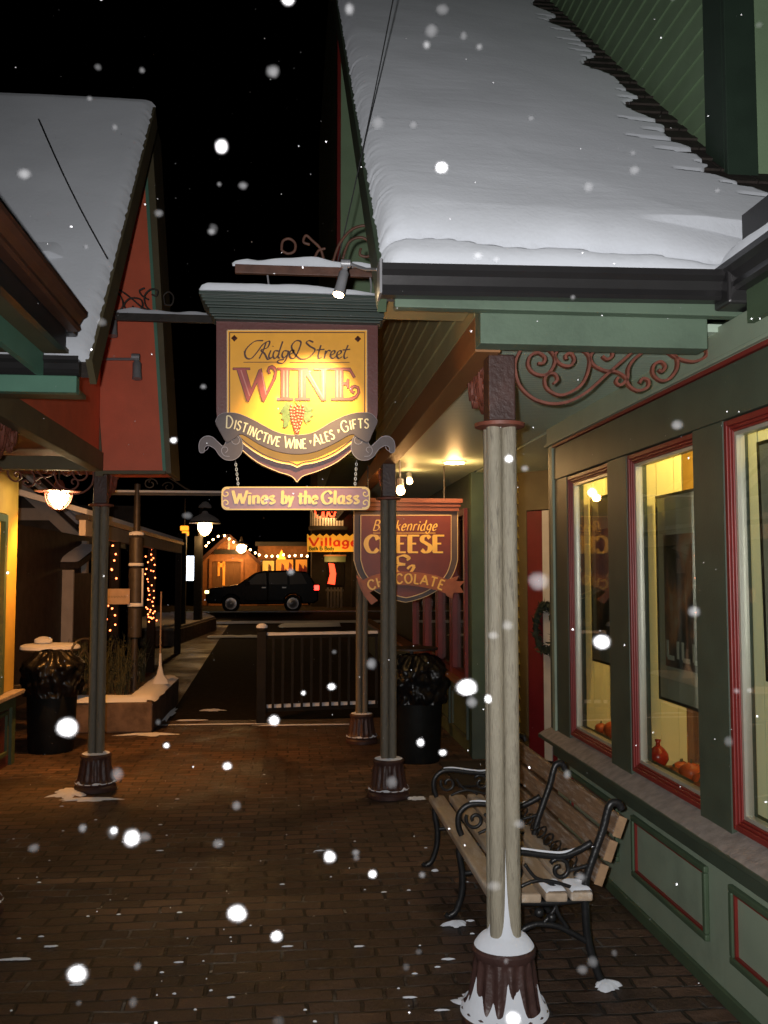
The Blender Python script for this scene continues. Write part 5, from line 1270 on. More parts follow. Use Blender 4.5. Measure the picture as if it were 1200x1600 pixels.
mb = MB(); mb.box(-2.03, -.70, 10.48, 10.52, 2.475, 2.505); ta = mb.build('top_arm', 'iron', pole)
mb = MB(); mb.tube([(-1.60,10.5,2.62),(-1.56,10.5,2.70),(-1.45,10.5,2.72),(-1.32,10.5,2.64),(-1.2,10.5,2.56),(-1.1,10.5,2.51)], .010, 6); mb.tube([(-1.58+.08*math.cos(k*.5)*(1-k/22),10.5,2.60+.07*math.sin(k*.5)*(1-k/22)) for k in range(16)], .007, 5); mb.tube([(-1.38+.07*math.cos(3-k*.5)*(1-k/22),10.5,2.57+.06*math.sin(3-k*.5)*(1-k/22)) for k in range(16)], .007, 5); mb.build('scroll', 'iron', ta)
mb = MB(); mb.box(-2.03, -.72, 10.475, 10.525, 2.506, 2.53); mb.build('arm_snow', 'snow', ta, bevel=.008)
mb = MB(); mb.box(-2.15, -1.765, 10.40, 10.42, 1.27, 1.44); bd = mb.build('sign_board', 'board_tan', pole, bevel=.004)
mb = MB(); bm = lambda u, v, dep=0: (u, 10.40-dep, v)
for k in range(9):
    x = -2.10+k*.034; mb.ribbon([(x,1.34),(x+.008,1.365),(x+.016,1.345),(x+.026,1.36)], .006, bm, .002, .002)
mb.build('faded_marks', 'olive', bd)
st_ = thing('garden_stake', 'thin pole rising from a cone of snow on the planter edge', 'stake', (-1.49, 10.85, .36))
mb = MB(); mb.tube([(-1.49,10.85,.34),(-1.49,10.85,1.40)], .009, 6); mb.build('rod', 'board_tan', st_)
mb = MB(); mb.lathe([(.10,.36),(.085,.40),(.04,.46),(.018,.56),(.012,.70)], (-1.49,10.85,0), 16, lambda k, z: 1+.1*math.sin(k*1.3)); mb.build('snow_cone', 'snow', st_, smooth=True)
# ================================================================== WHITE COTTAGE AND ITS LONG PORCH
ct = thing('white_cottage', 'white trimmed cottage behind the left bin with a gable and a low bay window', 'cottage', (-4, 15, 0))
mb = MB(); mb.prism([(-6.5,15.2,0),(-3.30,15.2,0),(-3.30,15.2,2.1),(-4.9,15.2,3.55),(-6.5,15.2,2.1)], (0,4,0)); mb.build('wall', 'dark_wall', ct)
a, b = P(25, 752, 15), P(122, 842, 15)
mb = MB(); mb.beam((a.x-.4, 15, a.z+.37), (b.x, 15, b.z), .16, .17); mb.build('rake_board', 'white_wall', ct)
mb = MB(); mb.beam((a.x-.4, 15.0, a.z+.54), (b.x+.05, 15.0, b.z+.16), .5, .07); rk = mb.build('roof_edge', 'shingle', ct)
mb = MB(); mb.beam((a.x-.4, 15.0, a.z+.62), (b.x+.05, 15.0, b.z+.24), .5, .06); mb.build('roof_snow', 'snow', rk)
a = P(30, 806, 15.1); mb = MB(); mb.box(a.x-1, -3.32, 15.05, 15.18, a.z-.07, a.z+.12); mb.build('tie_beam', 'white_wall', ct)
mb = MB(); mb.box(-3.42, -3.22, 15.0, 15.16, 1.2, 2.12); mb.build('corner_board', 'white_wall', ct)
by_ = 13.8
a, b = P(30, 1030, by_), P(115, 890, by_)
bw = MB().box(a.x, b.x, by_+.06, 15.2, .45, b.z-.05).build('bay_window', 'dark_wall', ct)
mb = MB()
for u0, u1 in ((34,49),(97,115)):
    p, q = P(u0, 900, by_), P(u1, 900, by_); mb.box(p.x, q.x, by_, by_+.06, .45, 1.66)
p, q = P(49, 900, by_), P(97, 900, by_); mb.box(p.x, q.x, by_, by_+.06, 1.58, 1.66); mb.box(p.x, q.x, by_, by_+.06, .45, .62)
mb.build('bay_frame', 'white_wall', bw)
mb = MB(); p, q = P(49, 900, by_), P(97, 900, by_); mb.box(p.x+.01, q.x-.01, by_+.03, by_+.05, .63, 1.57); mb.build('pane', 'frame_black', bw)
mb = MB(); mb.prism([(a.x-.12,by_-.14,1.68),(b.x+.1,by_-.14,1.68),(b.x+.1,15.2,1.95),(a.x-.12,15.2,1.95)], (0,0,.09)); br2 = mb.build('bay_roof', 'shingle', ct)
mb = MB(); mb.grid(lambda u, v: (a.x-.10+(b.x-a.x+.18)*u, by_-.12+1.3*v, 1.77+.26*v+(.05+.03*noise.noise(Vector((u*3,v*3,8))))*math.sqrt(max(0,min(1,u*9,(1-u)*9,v*9)))), 24, 16); mb.build('bay_snow', 'snow', br2, smooth='all')
mb = MB(); mb.box(-7, -3.2, 19.4, 19.6, 0, 3.0); mb.build('back_wall', 'dark_wall', ct)
cp = thing('covered_walkway', 'long low covered walkway with a pale fascia and snow edge on the left', 'walkway', (-2.3, 14, 0))
mb = MB(); mb.box(-2.32, -2.25, 10.4, 19.3, 2.02, 2.19); mb.build('fascia', 'white_wall', cp)
mb = MB(); mb.box(-2.36, -2.22, 10.4, 19.4, 2.192, 2.25); mb.build('gutter', 'gutter', cp)
mb = MB(); mb.hexa([(-2.24,10.4,2.252),(-2.24,19.4,2.252),(-4.0,19.4,2.75),(-4.0,10.4,2.75),(-2.24,10.4,2.31),(-2.24,19.4,2.31),(-4.0,19.4,2.83),(-4.0,10.4,2.83)]); mb.build('roof_snow', 'snow', cp)
mb = MB(); mb.box(-3.4, -3.3, 10.5, 19.3, 0, 2.2); mb.build('rear_wall', 'dark_wall', cp)
for y in (12.4, 15.6, 19.2):
    mb = MB(); mb.box(-2.36, -2.24, y-.06, y+.06, 0, 2.02); mb.build('column', 'wood_dark', cp)
def string_bulbs(name, label, pts, wirept, r, mat='bulb_red', group=None):
    t = thing(name, label, 'string lights', pts[0], group)
    mb = MB(); mb.tube(wirept, .004, 4); mb.build('cord', 'wire', t)
    src = None
    for p in pts:
        if src is None:
            mb = MB(); mb.ball(pts[0], r, 1); src = mb.build('bulb', mat, t)
        else:
            o = src.copy(); COL.objects.link(o); o.location = Vector(p)-Vector(pts[0])
    return t
rr = random.Random(4)
def column_lights(label, px, py0, py1, Y, n, amp, skip=None):
    pts = []
    for i in range(n):
        v = i/(n-1); y = py0+(py1-py0)*v
        if skip and skip[0] < y < skip[1]: continue
        pts.append(P(px+amp*math.sin(i*2.4)+rr.uniform(-3,3), y+rr.uniform(-3,3), Y+.1*math.cos(i*2.4)))
    string_bulbs('string_lights', label, pts, pts, .013, 'bulb_red', 'red string lights on the left walkway columns')
column_lights('red string lights looped around the dark column next to the tan sign board', 168, 850, 986, 12.25, 30, 13, (912, 948))
column_lights('red string lights wound tightly up the column behind the garden stake', 235, 862, 968, 15.45, 30, 6)
column_lights('short cluster of red string lights low on the column behind the stake', 238, 955, 972, 15.3, 8, 4)
# ================================================================== MORE PLACES TOWARDS THE STREET
kb = thing('raised_bed', 'second raised bed capped with snow near the street lamp', 'planter', (-2.8, 24, 0))
mb = MB(); mb.prism([(-4.2,21.2,0),(-2.6,21.2,0),(-2.15,27,0),(-2.7,30,0),(-4.2,30,0)], (0,0,.34)); mb.build('wall', 'stone', kb)
mb = MB(); mb.prism([(-4.2,21.25,.342),(-2.64,21.25,.342),(-2.2,27,.342),(-2.75,29.9,.342),(-4.2,29.9,.342)], (0,0,.05)); mb.build('bed_snow', 'snow_dust', kb)
mb = MB(); ledge([(-3.2,30.2),(-1,30.6),(2,30.8),(5,30.8)], .8, .02, .05, 4, mb); ledge([(-2.1,23.6),(-1.4,23.7),(-.8,23.6)], .3, .02, .05, 6, mb); ledge([(-.4,28),(1,28.2),(1.4,28.4)], .3, .02, .12, 8, mb); ledge([(-5,39.2),(0,39.1),(5,39.2)], .25, .02, .05, 9, mb)
tag(mb.build('kerb_snow', 'snow', smooth='all'), 'thin ridges of snow along the far street kerb', 'snow', kind='stuff')
# street lamp
LP = P(320, 826, 25)
sl_ = thing('street_lamp', 'tall street lamp with a glowing globe under a wide snowy hood', 'street lamp', (LP.x-.14, 25.2, 0))
mb = MB(); mb.lathe([(.14,0),(.15,.1),(.09,.35),(.07,.5),(.065,3.0)], (LP.x-.14,25.35,0), 14); mb.tube(smoothpath([(LP.x-.14,25.35,2.9),(LP.x-.14,25.3,3.3),(LP.x,25.1,3.45),(LP.x,25.0,3.35)], 6), .04, 8); mb.build('pole', 'iron', sl_, smooth=True)
mb = MB(); mb.lathe([(.42,.14),(.40,.17),(.24,.28),(.10,.36),(.05,.48)], LP, 24); hd = mb.build('hood', 'iron', sl_, smooth=True)
mb = MB(); mb.lathe([(.40,.18),(.36,.25),(.24,.33),(.1,.40),(.06,.47)], LP, 24); mb.lathe([(.17,.56),(.16,.62),(.08,.70),(.01,.72)], LP, 16); mb.build('hood_snow', 'snow', hd, smooth=True)
mb = MB(); mb.lathe([(.02,-.19),(.10,-.14),(.17,-.03),(.19,.06),(.17,.135)], LP, 18); mb.build('globe', 'lamp_glow', sl_, smooth=True)
lamp('street_lamp_light', 'POINT', (LP.x, 24.75, LP.z-.3), 45, (1, .56, .20), .2)
p = P(288, 829, 26)
al = thing('amber_lantern', 'small amber lantern of two panes hanging left of the street lamp', 'lantern', p)
mb = MB(); mb.box(p.x-.11, p.x+.11, 25.95, 26.1, p.z+.0, p.z+.13); mb.build('upper_pane', 'glow_orange', al, bevel=.02)
mb = MB(); mb.box(p.x-.06, p.x+.12, 25.95, 26.1, p.z-.14, p.z-.02); mb.build('lower_pane', 'glow_orange', al, bevel=.02)
mb = MB(); mb.box(p.x-.12, p.x+.13, 25.97, 26.12, p.z-.018, p.z-.002); mb.tube([(p.x,26.05,p.z+.13),(p.x,26.05,p.z+.9)], .02, 6); mb.build('frame', 'iron', al)
p = P(296, 887, 31)
ls = thing('lit_shop_sign', 'narrow upright sign shining blue white beyond the walkway columns', 'sign', p)
mb = MB(); mb.box(p.x-.14, p.x+.13, 31, 31.1, p.z-.42, p.z+.38); mb.build('face', 'sign_white', ls)
mb = MB(); mb.box(p.x-.18, p.x-.142, 30.98, 31.12, p.z-.45, p.z+.42); mb.box(p.x-.18, p.x-.14, 31.05, 31.1, 0, p.z-.45); mb.build('post', 'iron', ls)
for px, w, lab in ((287, .17, 'dark post at the left of the blue white sign'), (312, .16, 'dark post standing just under the street lamp')):
    a = PZ(px, 1000 if px < 300 else 992); mb = MB(); mb.box(a.x-w, a.x+w*.2, a.y-.1, a.y+.1, 0, 2.6); mb.box(a.x-w-.04, a.x+w*.2+.04, a.y-.14, a.y+.14, .003, .3); tag(mb.build('walkway_post', 'wood_dark'), lab, 'post')
pts = [P(181+rr.uniform(-1,1)+125, y, 29) for y in range(890, 965, 9)]
string_bulbs('string_lights', 'thin upright line of warm lights on the dark post below the street lamp', pts, pts, .018, 'bulb_red')
# ================================================================== THE DARK CAR IN THE STREET
car = thing('parked_car', 'black sport utility car crossing the street with a red tail light lit', 'car', (-1.2, 40, 0))
CX0, CXL = -3.58, 4.68
prof = [(0,.55),(.02,.86),(.12,1.0),(.9,1.10),(1.32,1.16),(2.05,1.66),(2.4,1.74),(3.6,1.76),(4.25,1.68),(4.55,1.15),(4.66,1.02),(4.68,.5),(4.5,.38),(3.98,.36),(3.92,.62),(3.72,.76),(3.5,.76),(3.3,.62),(3.24,.34),(1.42,.34),(1.36,.6),(1.16,.74),(.94,.74),(.74,.6),(.68,.36),(.1,.38)]
mb = MB(); mb.prism([(CX0+x, 39.15, z) for x, z in prof], (0,1.8,0)); body = mb.build('body', 'car', car, bevel=.05)
mb = MB()
for q in ([(1.62,1.17),(2.12,1.60),(2.48,1.66),(2.52,1.17)], [(2.62,1.17),(2.58,1.66),(3.35,1.68),(3.38,1.17)], [(3.48,1.17),(3.45,1.68),(3.95,1.66),(4.2,1.2)]):
    mb.prism([(CX0+x, 39.142, z) for x, z in q], (0,.02,0))
mb.build('side_glass', 'frame_black', car)
mb = MB(); mb.box(CX0+2.54, CX0+2.60, 39.135, 39.15, .4, 1.7); mb.box(CX0+1.5, CX0+3.2, 39.135, 39.15, .44, .52); mb.build('side_trim', 'wood_dark', car)
for x in (1.05, 3.61):
    mb = MB(); mb.v = []; mb.lathe([(.20,-.11),(.36,-.11),(.375,-.05),(.375,.05),(.36,.11),(.2,.11)], (0,0,0), 24)
    mb.v = [(CX0+x+a, 39.25+c_, .375+b_) for a, b_, c_ in mb.v]; wh = mb.build('wheel', 'tyre', car, smooth=True)
    mb = MB()
    mb.v = []; mb.lathe([(.05,-.125),(.06,-.12),(.24,-.115),(.245,-.09)], (0,0,0), 24); mb.v = [(CX0+x+a, 39.25+c_, .375+b_) for a, b_, c_ in mb.v]
    mb.build('rim', 'rim', wh, smooth=True)
mb = MB(); mb.box(CX0+4.5, CX0+4.70, 39.12, 39.3, .93, 1.13); mb.build('tail_light', 'tail', car, bevel=.02)
mb = MB(); mb.box(CX0-.02, CX0+.14, 39.12, 39.4, .80, .92); mb.build('side_lamp', 'headl', car, bevel=.02)
for x in (2.44, 3.28):
    mb = MB(); mb.box(CX0+x-.12, CX0+x+.05, 39.11, 39.15, 1.02, 1.06); mb.build('door_handle', 'rim', car)
mb = MB(); mb.box(CX0+1.62, CX0+1.82, 38.98, 39.14, 1.14, 1.28); mb.build('side_mirror', 'car', car, bevel=.03)
# ================================================================== SHOPS ACROSS THE STREET
fs = thing('gabled_shop', 'warm lit timber shop with a light strung gable behind the black car', 'shop', (-3.2, 48, 0))
def F48(u, v): p = P(u, v, 48); return (p.x, p.z)
def wallpoly(mb, pts, y, d): return mb.prism([(x, y, z) for x, z in [F48(*q) for q in pts]], (0, d, 0))
def zf(v): return P(400, v, 48).z
mb = MB(); g0 = F48(314, 880); gt_ = F48(358, 838); g1 = F48(402, 880)
mb.prism([(g0[0],48,-.0),(g1[0],48,0),(g1[0],48,g1[1]),(gt_[0],48,gt_[1]),(g0[0],48,g0[1])], (0,6,0)); mb.build('wall', 'shop_brown', fs)
mb = MB(); mb.beam((g0[0]-.2,47.8,g0[1]-.05), (gt_[0],47.8,gt_[1]+.05), .5, .14); mb.beam((gt_[0],47.8,gt_[1]+.05), (g1[0]+.2,47.8,g1[1]-.05), .5, .14); mb.build('roof_edge', 'gutter_brown', fs)
x0_, z1_ = F48(327, 873); x1_, _ = F48(381, 873)
mb = MB()
for q in ((x0_,x0_+.14,0,z1_),(x1_-.14,x1_,0,z1_),(x0_+.14,x1_-.14,z1_-.14,z1_)): mb.box(q[0], q[1], 47.9, 48, q[2], q[3])
df = mb.build('window', 'shop_brown', fs)
mb = MB(); mb.box(x0_+.16, x1_-.16, 47.98, 47.99, .5, z1_-.16); mb.build('pane', 'curtain', df)
mb = MB()
for u, v0, v1, w in ((342,878,900,.10),(350,876,915,.12),(346,880,886,.3)):
    x, z = F48(u, v0); mb.box(x-w/2, x+w/2, 47.94, 47.97, P(u,v1,48).z, z)
mb.build('window_lamp', 'pane_amber', df)
x, z = F48(358, 862); mb = MB(); mb.box(x-.75, x+.75, 47.7, 47.8, z-.13, z+.1); mb.build('name_board', 'wood_dark', fs)
mb = MB(); mb.box(x-.05, x+.05, 47.75, 47.85, z-.0, gt_[1]); mb.build('king_post', 'board_tan', fs)
s2 = thing('lit_storefront', 'low storefront with amber windows under a row of bulbs behind the car', 'shop', (0, 48.5, 0))
w0 = F48(402, 872); w1 = F48(482, 866)
mb = MB(); mb.box(w0[0], w1[0], 48.6, 54, 0, 3.05); mb.build('wall', 'shop_brown', s2)
mb = MB(); mb.box(w0[0]-.1, w1[0]+.1, 47.9, 54.2, 3.05, 3.25); mb.build('eave', 'far_dark', s2)
for u0, u1, v0, mt in ((410,428,876,'pane_yellow'),(431,458,874,'pane_amber'),(462,480,874,'pane_amber')):
    a, b = F48(u0, v0), F48(u1, v0); mb = MB(); mb.box(a[0]-.06, b[0]+.06, 48.5, 48.6, .7, a[1]+.06); wf = mb.build('window', 'wood_dark', s2)
    mb = MB(); mb.box(a[0], b[0], 48.47, 48.5, .8, a[1]); mb.build('pane', mt, wf)
    mb = MB()
    for k in range(4):
        xx = a[0]+(b[0]-a[0])*(.15+.22*k); hh = rr.uniform(.3, 1.1); mb.prism([(xx-.12,48.44,1.0),(xx+.14,48.44,1.0),(xx+.1,48.44,1.0+hh),(xx-.04,48.44,1.15+hh)], (0,.02,0))
    mb.build('displayed_goods', ['curtain','red_trim','leafy'][(u0//10) % 3], wf)
c = F48(440, 868); mb = MB(); mb.prism([(c[0]-.22,47.8,c[1]-.2),(c[0]+.22,47.8,c[1]-.2),(c[0],47.8,c[1]+.3)], (0,.1,0)); mb.build('cone_lamp', 'glow_orange', s2)
hl = thing('hanging_globe', 'round glowing globe lamp at the right corner of the far gable', 'lamp', P(377, 857, 47.5))
p = P(377, 857, 47.5); mb = MB(); mb.ball(p, .24, 2); mb.build('globe', 'lamp_glow', hl, smooth='all')
mb = MB(); mb.lathe([(.35,.2),(.1,.35),(.03,.6)], p, 14); mb.build('hood', 'iron', hl)
lamp('far_globe_light', 'POINT', (p.x-.4, 46.6, p.z-.3), 160, (1, .5, .14), .2)
pts = [P(u, v, 47.4) for u, v in ((322,853),(326,848),(333,843),(341,838),(351,837),(358,842),(365,847))]
string_bulbs('string_lights', 'bulbs strung along the far gable slopes', pts, pts, .055, 'bulb_warm')
pts = [P(u, v, 47.4) for u, v in ((384,854),(391,859),(399,864),(405,867),(416,869),(425,869),(434,869),(443,867),(452,869),(461,868),(471,868),(480,869))]
string_bulbs('string_lights', 'row of bulbs strung above the amber storefront windows', pts, pts, .058, 'bulb_warm')
lamp('storefront_light', 'POINT', (-.6, 47.2, 2.4), 60, (1, .5, .14), .3)
# dark house with the bath shop signs
dh = thing('dark_house', 'dark two storey house at right of the street with a railed balcony', 'house', (2.5, 47, 0))
mb = MB(); mb.box(.95, 6.5, 46.6, 54, 0, 7); mb.build('wall', 'far_dark', dh)
a, b = P(486, 822, 46), P(542, 822, 46)
mb = MB(); mb.box(a.x-.1, b.x, 45.6, 46.6, a.z-.18, a.z-.02); mb.build('balcony_floor', 'far_dark', dh)
for i in range(12):
    u = 487+i*4.3; p = P(u, 800+min(10, i*2.4), 46); mb = MB(); mb.box(p.x-.045, p.x+.045, 45.6, 45.66, a.z, p.z); mb.build('baluster', 'white_trim', dh)
mb = MB(); mb.box(a.x-.04, a.x+.04, 45.6, 45.7, a.z, a.z+1.6); mb.build('balcony_post', 'white_trim', dh)
lamp('balcony_light', 'POINT', ((a.x+b.x)/2, 45.1, a.z+.5), 60, (1, .55, .2), .2)
mb = MB(); p, q = P(512, 878, 46.5), P(538, 915, 46.5); mb.box(p.x-.05, q.x, 46.5, 46.6, q.z, p.z); wf = mb.build('window', 'wood_dark', dh)
mb = MB(); mb.prism([(p.x,46.47,q.z+.1),(p.x+.36,46.47,q.z+.05),(p.x+.42,46.47,(p.z+q.z)/2),(p.x+.32,46.47,p.z-.1),(p.x+.05,46.47,p.z-.05),(p.x+.12,46.47,(p.z+q.z)/2)], (0,.02,0)); mb.build('red_display', 'neon_red', wf)
nl = thing('red_letter_sign', 'glowing red looped letters above the white balcony railing', 'sign', P(512, 795, 45.9))
mb = MB(); nm = plane(45.9)
for q in ([(492,786),(494,806),(502,808),(505,796),(506,806),(509,812),(513,797)], [(513,797),(516,806),(522,806),(524,792),(520,790),(518,800)], [(526,785),(527,803),(533,808),(536,800)], [(528,793),(536,791)]):
    mb.ribbon(smoothpath(q, 6), 2.6, nm, .02, .05)
mb.build('letters', 'neon_red', nl)
vs_ = thing('bath_shop_sign', 'backlit yellow sign board lettered Village Bath and Body', 'sign', P(517, 848, 45))
vm = plane(45)
a, b = P(480, 862, 45), P(560, 835, 45)
mb = MB(); zig = [(480,862),(480,834)]+[(484+k*5.2, 834 if k % 2 else 838) for k in range(15)]+[(562,834),(562,862)]
mb.prism([vm(u, v) for u, v in zig], (0,.1,0)); mb.build('board', 'sign_yellow', vs_)
mb = MB(); text(mb, 'Village', vm, 483, 558, 853, 13, 3.6, 2.2, 0, .14, dep=.03, thk=.02); mb.build('lettering', 'sign_red', vs_)
mb = MB(); text(mb, 'Bath & Body', vm, 483, 522, 860, 6, 1.3, 1.0, 0, .12, dep=.03, thk=.02); text(mb, 'so', vm, 540, 552, 860, 6, 1.3, 1.0, 0, .12, dep=.03, thk=.02) if False else None
mb.build('small_lettering', 'sign_green', vs_)
mb = MB(); mb.box(b.x-.3, b.x-.15, 45.2, 45.3, 0, a.z); mb.box(b.x-.3, b.x-.15, 45.11, 45.3, a.z, b.z); mb.build('support', 'far_dark', vs_)
hs = thing('hanging_board', 'small snow edged board hanging beneath the yellow sign', 'sign', P(526, 872, 45))
p, q = P(507, 869, 45), P(540, 878, 45); mb = MB(); mb.box(p.x, q.x, 45, 45.08, q.z, p.z); mb.build('board', 'mid_green', hs)
mb = MB(); mb.box(p.x-.03, q.x+.03, 44.97, 45.1, p.z+.002, p.z+.07); mb.build('board_trim', 'shop_brown', hs)
mb = MB(); mb.tube([(p.x+.3,45.04,p.z+.07),(p.x+.3,45.04,a.z)], .02, 5); mb.tube([(q.x-.3,45.04,p.z+.07),(q.x-.3,45.04,a.z)], .02, 5); mb.build('hanger', 'wire', hs)
lamp('sign_glow', 'POINT', (1.9, 44.4, 2.2), 50, (1, .5, .15), .2)
pk = thing('picket_fence', 'short pale picket fence before the dark house door', 'fence', P(522, 930, 44.5))
for k in range(5):
    p, q = P(511+k*5.2, 918, 44.5), P(514+k*5.2, 935, 44.5); mb = MB(); mb.box(p.x, q.x, 44.5, 44.56, 0, p.z); mb.build('picket', 'white_trim', pk)
mb = MB(); p, q = P(509, 921, 44.5), P(537, 924, 44.5); mb.box(p.x, q.x, 44.56, 44.6, q.z, p.z); mb.build('rail', 'white_trim', pk)
# ================================================================== WINDOW DISPLAY
def poster(label, y0, y1, z0, z1, x, tilt, word):
    t = thing('framed_poster', label, 'poster', (x, (y0+y1)/2, z1), 'framed posters in the shop windows')
    sx = lambda z: x-.06*tilt*(z-z0)/(z1-z0)
    def slab(mb, ya, yb, za, zb, off, th): return mb.hexa([(sx(za)-off,ya,za),(sx(za)-off+th,ya,za),(sx(za)-off+th,yb,za),(sx(za)-off,yb,za),(sx(zb)-off,ya,zb),(sx(zb)-off+th,ya,zb),(sx(zb)-off+th,yb,zb),(sx(zb)-off,yb,zb)])
    w = .014; mb = MB()
    for q in ((y0,y0+w,z0,z1),(y1-w,y1,z0,z1),(y0+w,y1-w,z0,z0+w),(y0+w,y1-w,z1-w,z1)): slab(mb, *q, .004, .03)
    mb.build('frame', 'frame_black', t)
    mb = MB(); slab(mb, y0+w, y1-w, z0+w, z1-w, 0, .018); mb.build('mount', 'poster_mat', t)
    hz = z1-z0; pa, pb = y0+.09, y1-.09; za, zb = z0+hz*.17, z1-hz*.20
    mb = MB(); slab(mb, pa, pb, za, zb, .003, .002); pr = mb.build('print', 'poster', t)
    mb = MB(); slab(mb, y0+w+.001, y1-w-.001, z0+w+.001, z1-w-.001, .010, .003); mb.build('glazing', 'glass', t)
    if word:
        f = lambda u, v, dep=0: (sx(v)-.0035-dep, pb-u, v)
        mb = MB(); m3 = lambda u, v, dep=0: f(u, zb-v, dep)
        text(mb, 'LILLET', m3, .015, (pb-pa)-.015, (zb-za)*.93, (zb-za)*.13, .026, .02, 0, .16, dep=.001, thk=.001); mb.build('lettering', 'poster_letter', pr)
poster('dark framed poster lettered LILLET in the middle window', 3.52, 4.38, 1.0, 1.98, 1.77, 0, True)
poster('dark framed poster with a grey mount in the window farthest from the viewer', 4.58, 5.38, 1.09, 2.05, 1.77, 0, False)
poster('tilted dark framed poster at the right edge in the nearest window', 2.52, 3.35, 1.2, 2.10, 1.77, .2, False)
rr = random.Random(8); n_p = 0
def pumpkin(label, x, y, r, mat='pumpkin'):
    t = thing('pumpkin', label, 'pumpkin', (x, y, .674), 'small pumpkins heaped in the shop windows')
    mb = MB(); m = 24; vs = []
    mb.lathe([(r*math.sin(math.pi*k/10)*1.05+.001, r*.80*(1-math.cos(math.pi*k/10))) for k in range(11)], (x, y, .674), m, lambda k, z: 1-.10*abs(math.cos(k*math.pi*8/m)))
    mb.build('skin', mat, t, smooth='all')
    mb = MB(); mb.tube([(x,y,.674+r*1.55),(x+.004,y+.006,.674+r*1.9)], [.006,.004], 6); mb.build('stem', 'twig', t)
desc = ['biggest orange pumpkin near the glass in the middle window', 'orange pumpkin behind the biggest one in the middle window', 'small orange pumpkin nearest the poster in the middle window', 'little pumpkin by the right mullion in the middle window', 'dark orange pumpkin at the back of the middle window heap', 'round pumpkin between two others in the middle window heap', 'pumpkin leaning on the right jamb of the middle window']
for lab, (x, y, r) in zip(desc, ((1.78,4.06,.052),(1.88,4.02,.05),(1.80,4.22,.036),(1.76,3.90,.046),(1.98,4.12,.048),(1.86,3.88,.044),(1.76,3.76,.05))): pumpkin(lab, x, y, r)
for x, y, r_ in ((1.74,4.16,.030),(1.90,4.16,.04),(1.82,3.97,.036),(1.72,3.84,.032),(1.93,3.93,.044),(1.84,4.30,.028),(2.0,3.98,.05)): pumpkin('small dark gourd half buried in the heap of the middle window', x, y, r_, 'gourd')
for lab, (x, y, r) in zip(('largest orange pumpkin in the farthest window', 'small orange pumpkin left in the farthest window', 'pumpkin close to the mullion in the farthest window', 'pumpkin at the back of the farthest window'), ((1.82,5.18,.058),(1.80,5.34,.036),(1.78,5.0,.045),(1.92,5.05,.05))): pumpkin(lab, x, y, r)
og = thing('red_ornament', 'red glazed pomegranate ornament with a pointed crown at the left of the middle window', 'ornament', (1.765, 4.40, .674))
mb = MB(); mb.lathe([(.012,0),(.035,.008),(.050,.035),(.048,.06),(.03,.085),(.014,.098)], (1.765,4.40,.674), 20); mb.build('body', 'ornament', og, smooth='all')
mb = MB(); mb.lathe([(.012,.096),(.010,.112),(.016,.128),(.002,.13)], (1.765,4.40,.674), 10); mb.build('crown', 'ornament', og, smooth='all')
mb = MB()
for k in range(260):
    y = rr.choice((rr.uniform(3.56, 4.34), rr.uniform(4.6, 5.4), rr.uniform(2.6, 3.3))); p = Vector((rr.uniform(1.72, 1.95), y, rr.uniform(.675, .70)))
    e = Vector((rr.gauss(0,1), rr.gauss(0,1), rr.gauss(0,.4))).normalized()*.025; f_ = Vector((-e.y, e.x, .3*e.z))*.5
    mb.add([p-e, p-f_, p+e, p+f_], [(0,1,2,3)])
tag(mb.build('dried_leaves', 'leafy'), 'dried leaves scattered on the window display shelf', 'leaves', kind='stuff')
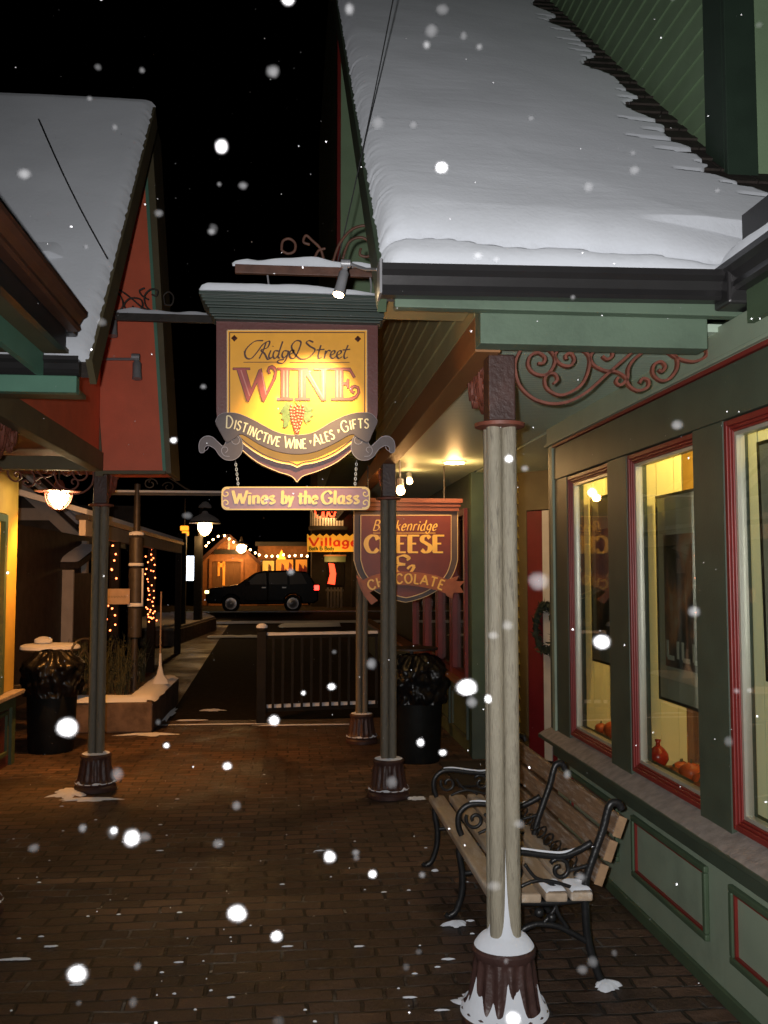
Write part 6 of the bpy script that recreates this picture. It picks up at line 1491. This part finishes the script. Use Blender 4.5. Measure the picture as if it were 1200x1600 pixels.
# ================================================================== FALLING SNOW
mb = MB(); rr = random.Random(21)
def flake(p, r, seed): mb.ball(p, r, 1, .5, (rr.uniform(.8,1.2), rr.uniform(.8,1.2), rr.uniform(.7,1.1)), seed)
big = [(427,112,22,.5),(346,229,26,.6),(380,290,16,.3),(690,262,24,.9),(674,48,26,.3),(105,1137,34,1),(183,1210,26,.5),(206,1309,34,1),(178,1298,18,.6),(370,1427,32,.9),(432,1463,24,.8),(515,1339,26,1),(582,1366,16,.8),(120,1522,34,.7),
  (355,1197,18,.8),(428,1126,22,1),(518,1073,15,1),(474,1083,11,1),(729,1074,34,1),(763,1092,17,1),(737,1097,20,.3),(657,1160,16,1),(692,1176,15,.7),(842,908,34,.3),(940,1003,32,1),(271,688,14,.9),(795,717,16,.9),(802,1592,26,1),
  (153,105,12,.5),(222,110,10,.5),(38,272,20,.25),(450,0,22,.6),(820,732,14,.3),(1058,664,18,.3),(215,1510,14,.3),(208,1566,18,.4),(248,333,14,.2),(330,362,12,.5),(260,1165,14,.6),(341,1318,18,.2),(910,1515,18,.25),(556,1332,12,.4),(129,1294,16,.25)]
thin = MB(); bright = mb
for i, (u, v, dpx, br) in enumerate(big):
    if br > .55:
        d_ = 2.9/(dpx*.5)+.05; r_ = dpx*.46/1450*d_; mb = bright
    else:
        d_ = .42+.25*rr.random(); r_ = dpx*.5/1450*d_; mb = thin
    p = Vector((0,0,EYE))+ray(u, v)*d_
    mb.ball(p, r_, 2, .25, (rr.uniform(.85,1.15), rr.uniform(.9,1.1), rr.uniform(.8,1.05)), i)
for k in range(70):
    d_ = .4+.5*rr.random(); p = Vector((0,0,EYE))+ray(rr.uniform(-150, 1350), rr.uniform(-100, 1700))*d_
    thin.ball(p, rr.uniform(4, 11)/1450*d_, 2, .25, (rr.uniform(.8,1.2), 1, rr.uniform(.8,1.1)), k)
tag(thin.build('faint_snow', 'flake_thin', smooth='all'), 'faint blurred snowflakes drifting close to the viewer', 'snow', kind='stuff')
mb = bright
tag(mb.build('near_snow', 'flake', smooth='all'), 'larger snowflakes shining close to the viewer', 'snow', kind='stuff')
mb = MB()
for k in range(1700):
    u, v = rr.uniform(-250, 1450), rr.uniform(-250, 1750)
    d_ = .8+7.5*rr.random()**.9
    p = Vector((0,0,EYE))+ray(u, v)*d_
    if p.z < .05 or p.x > 1.5 or p.x < -2.1: continue
    e_ = rr.uniform(.0005, .0017)*rr.random()**.6*(1.5 if d_ > 4 else 1); mb.ball(p, e_, 1, .5, (rr.uniform(.7,1.5), 1, rr.uniform(.7,1.6)), k+100)
tag(mb.build('falling_snow', 'flake_fine', smooth='all'), 'snowflakes falling through the air, lit by the flash', 'snow', kind='stuff')
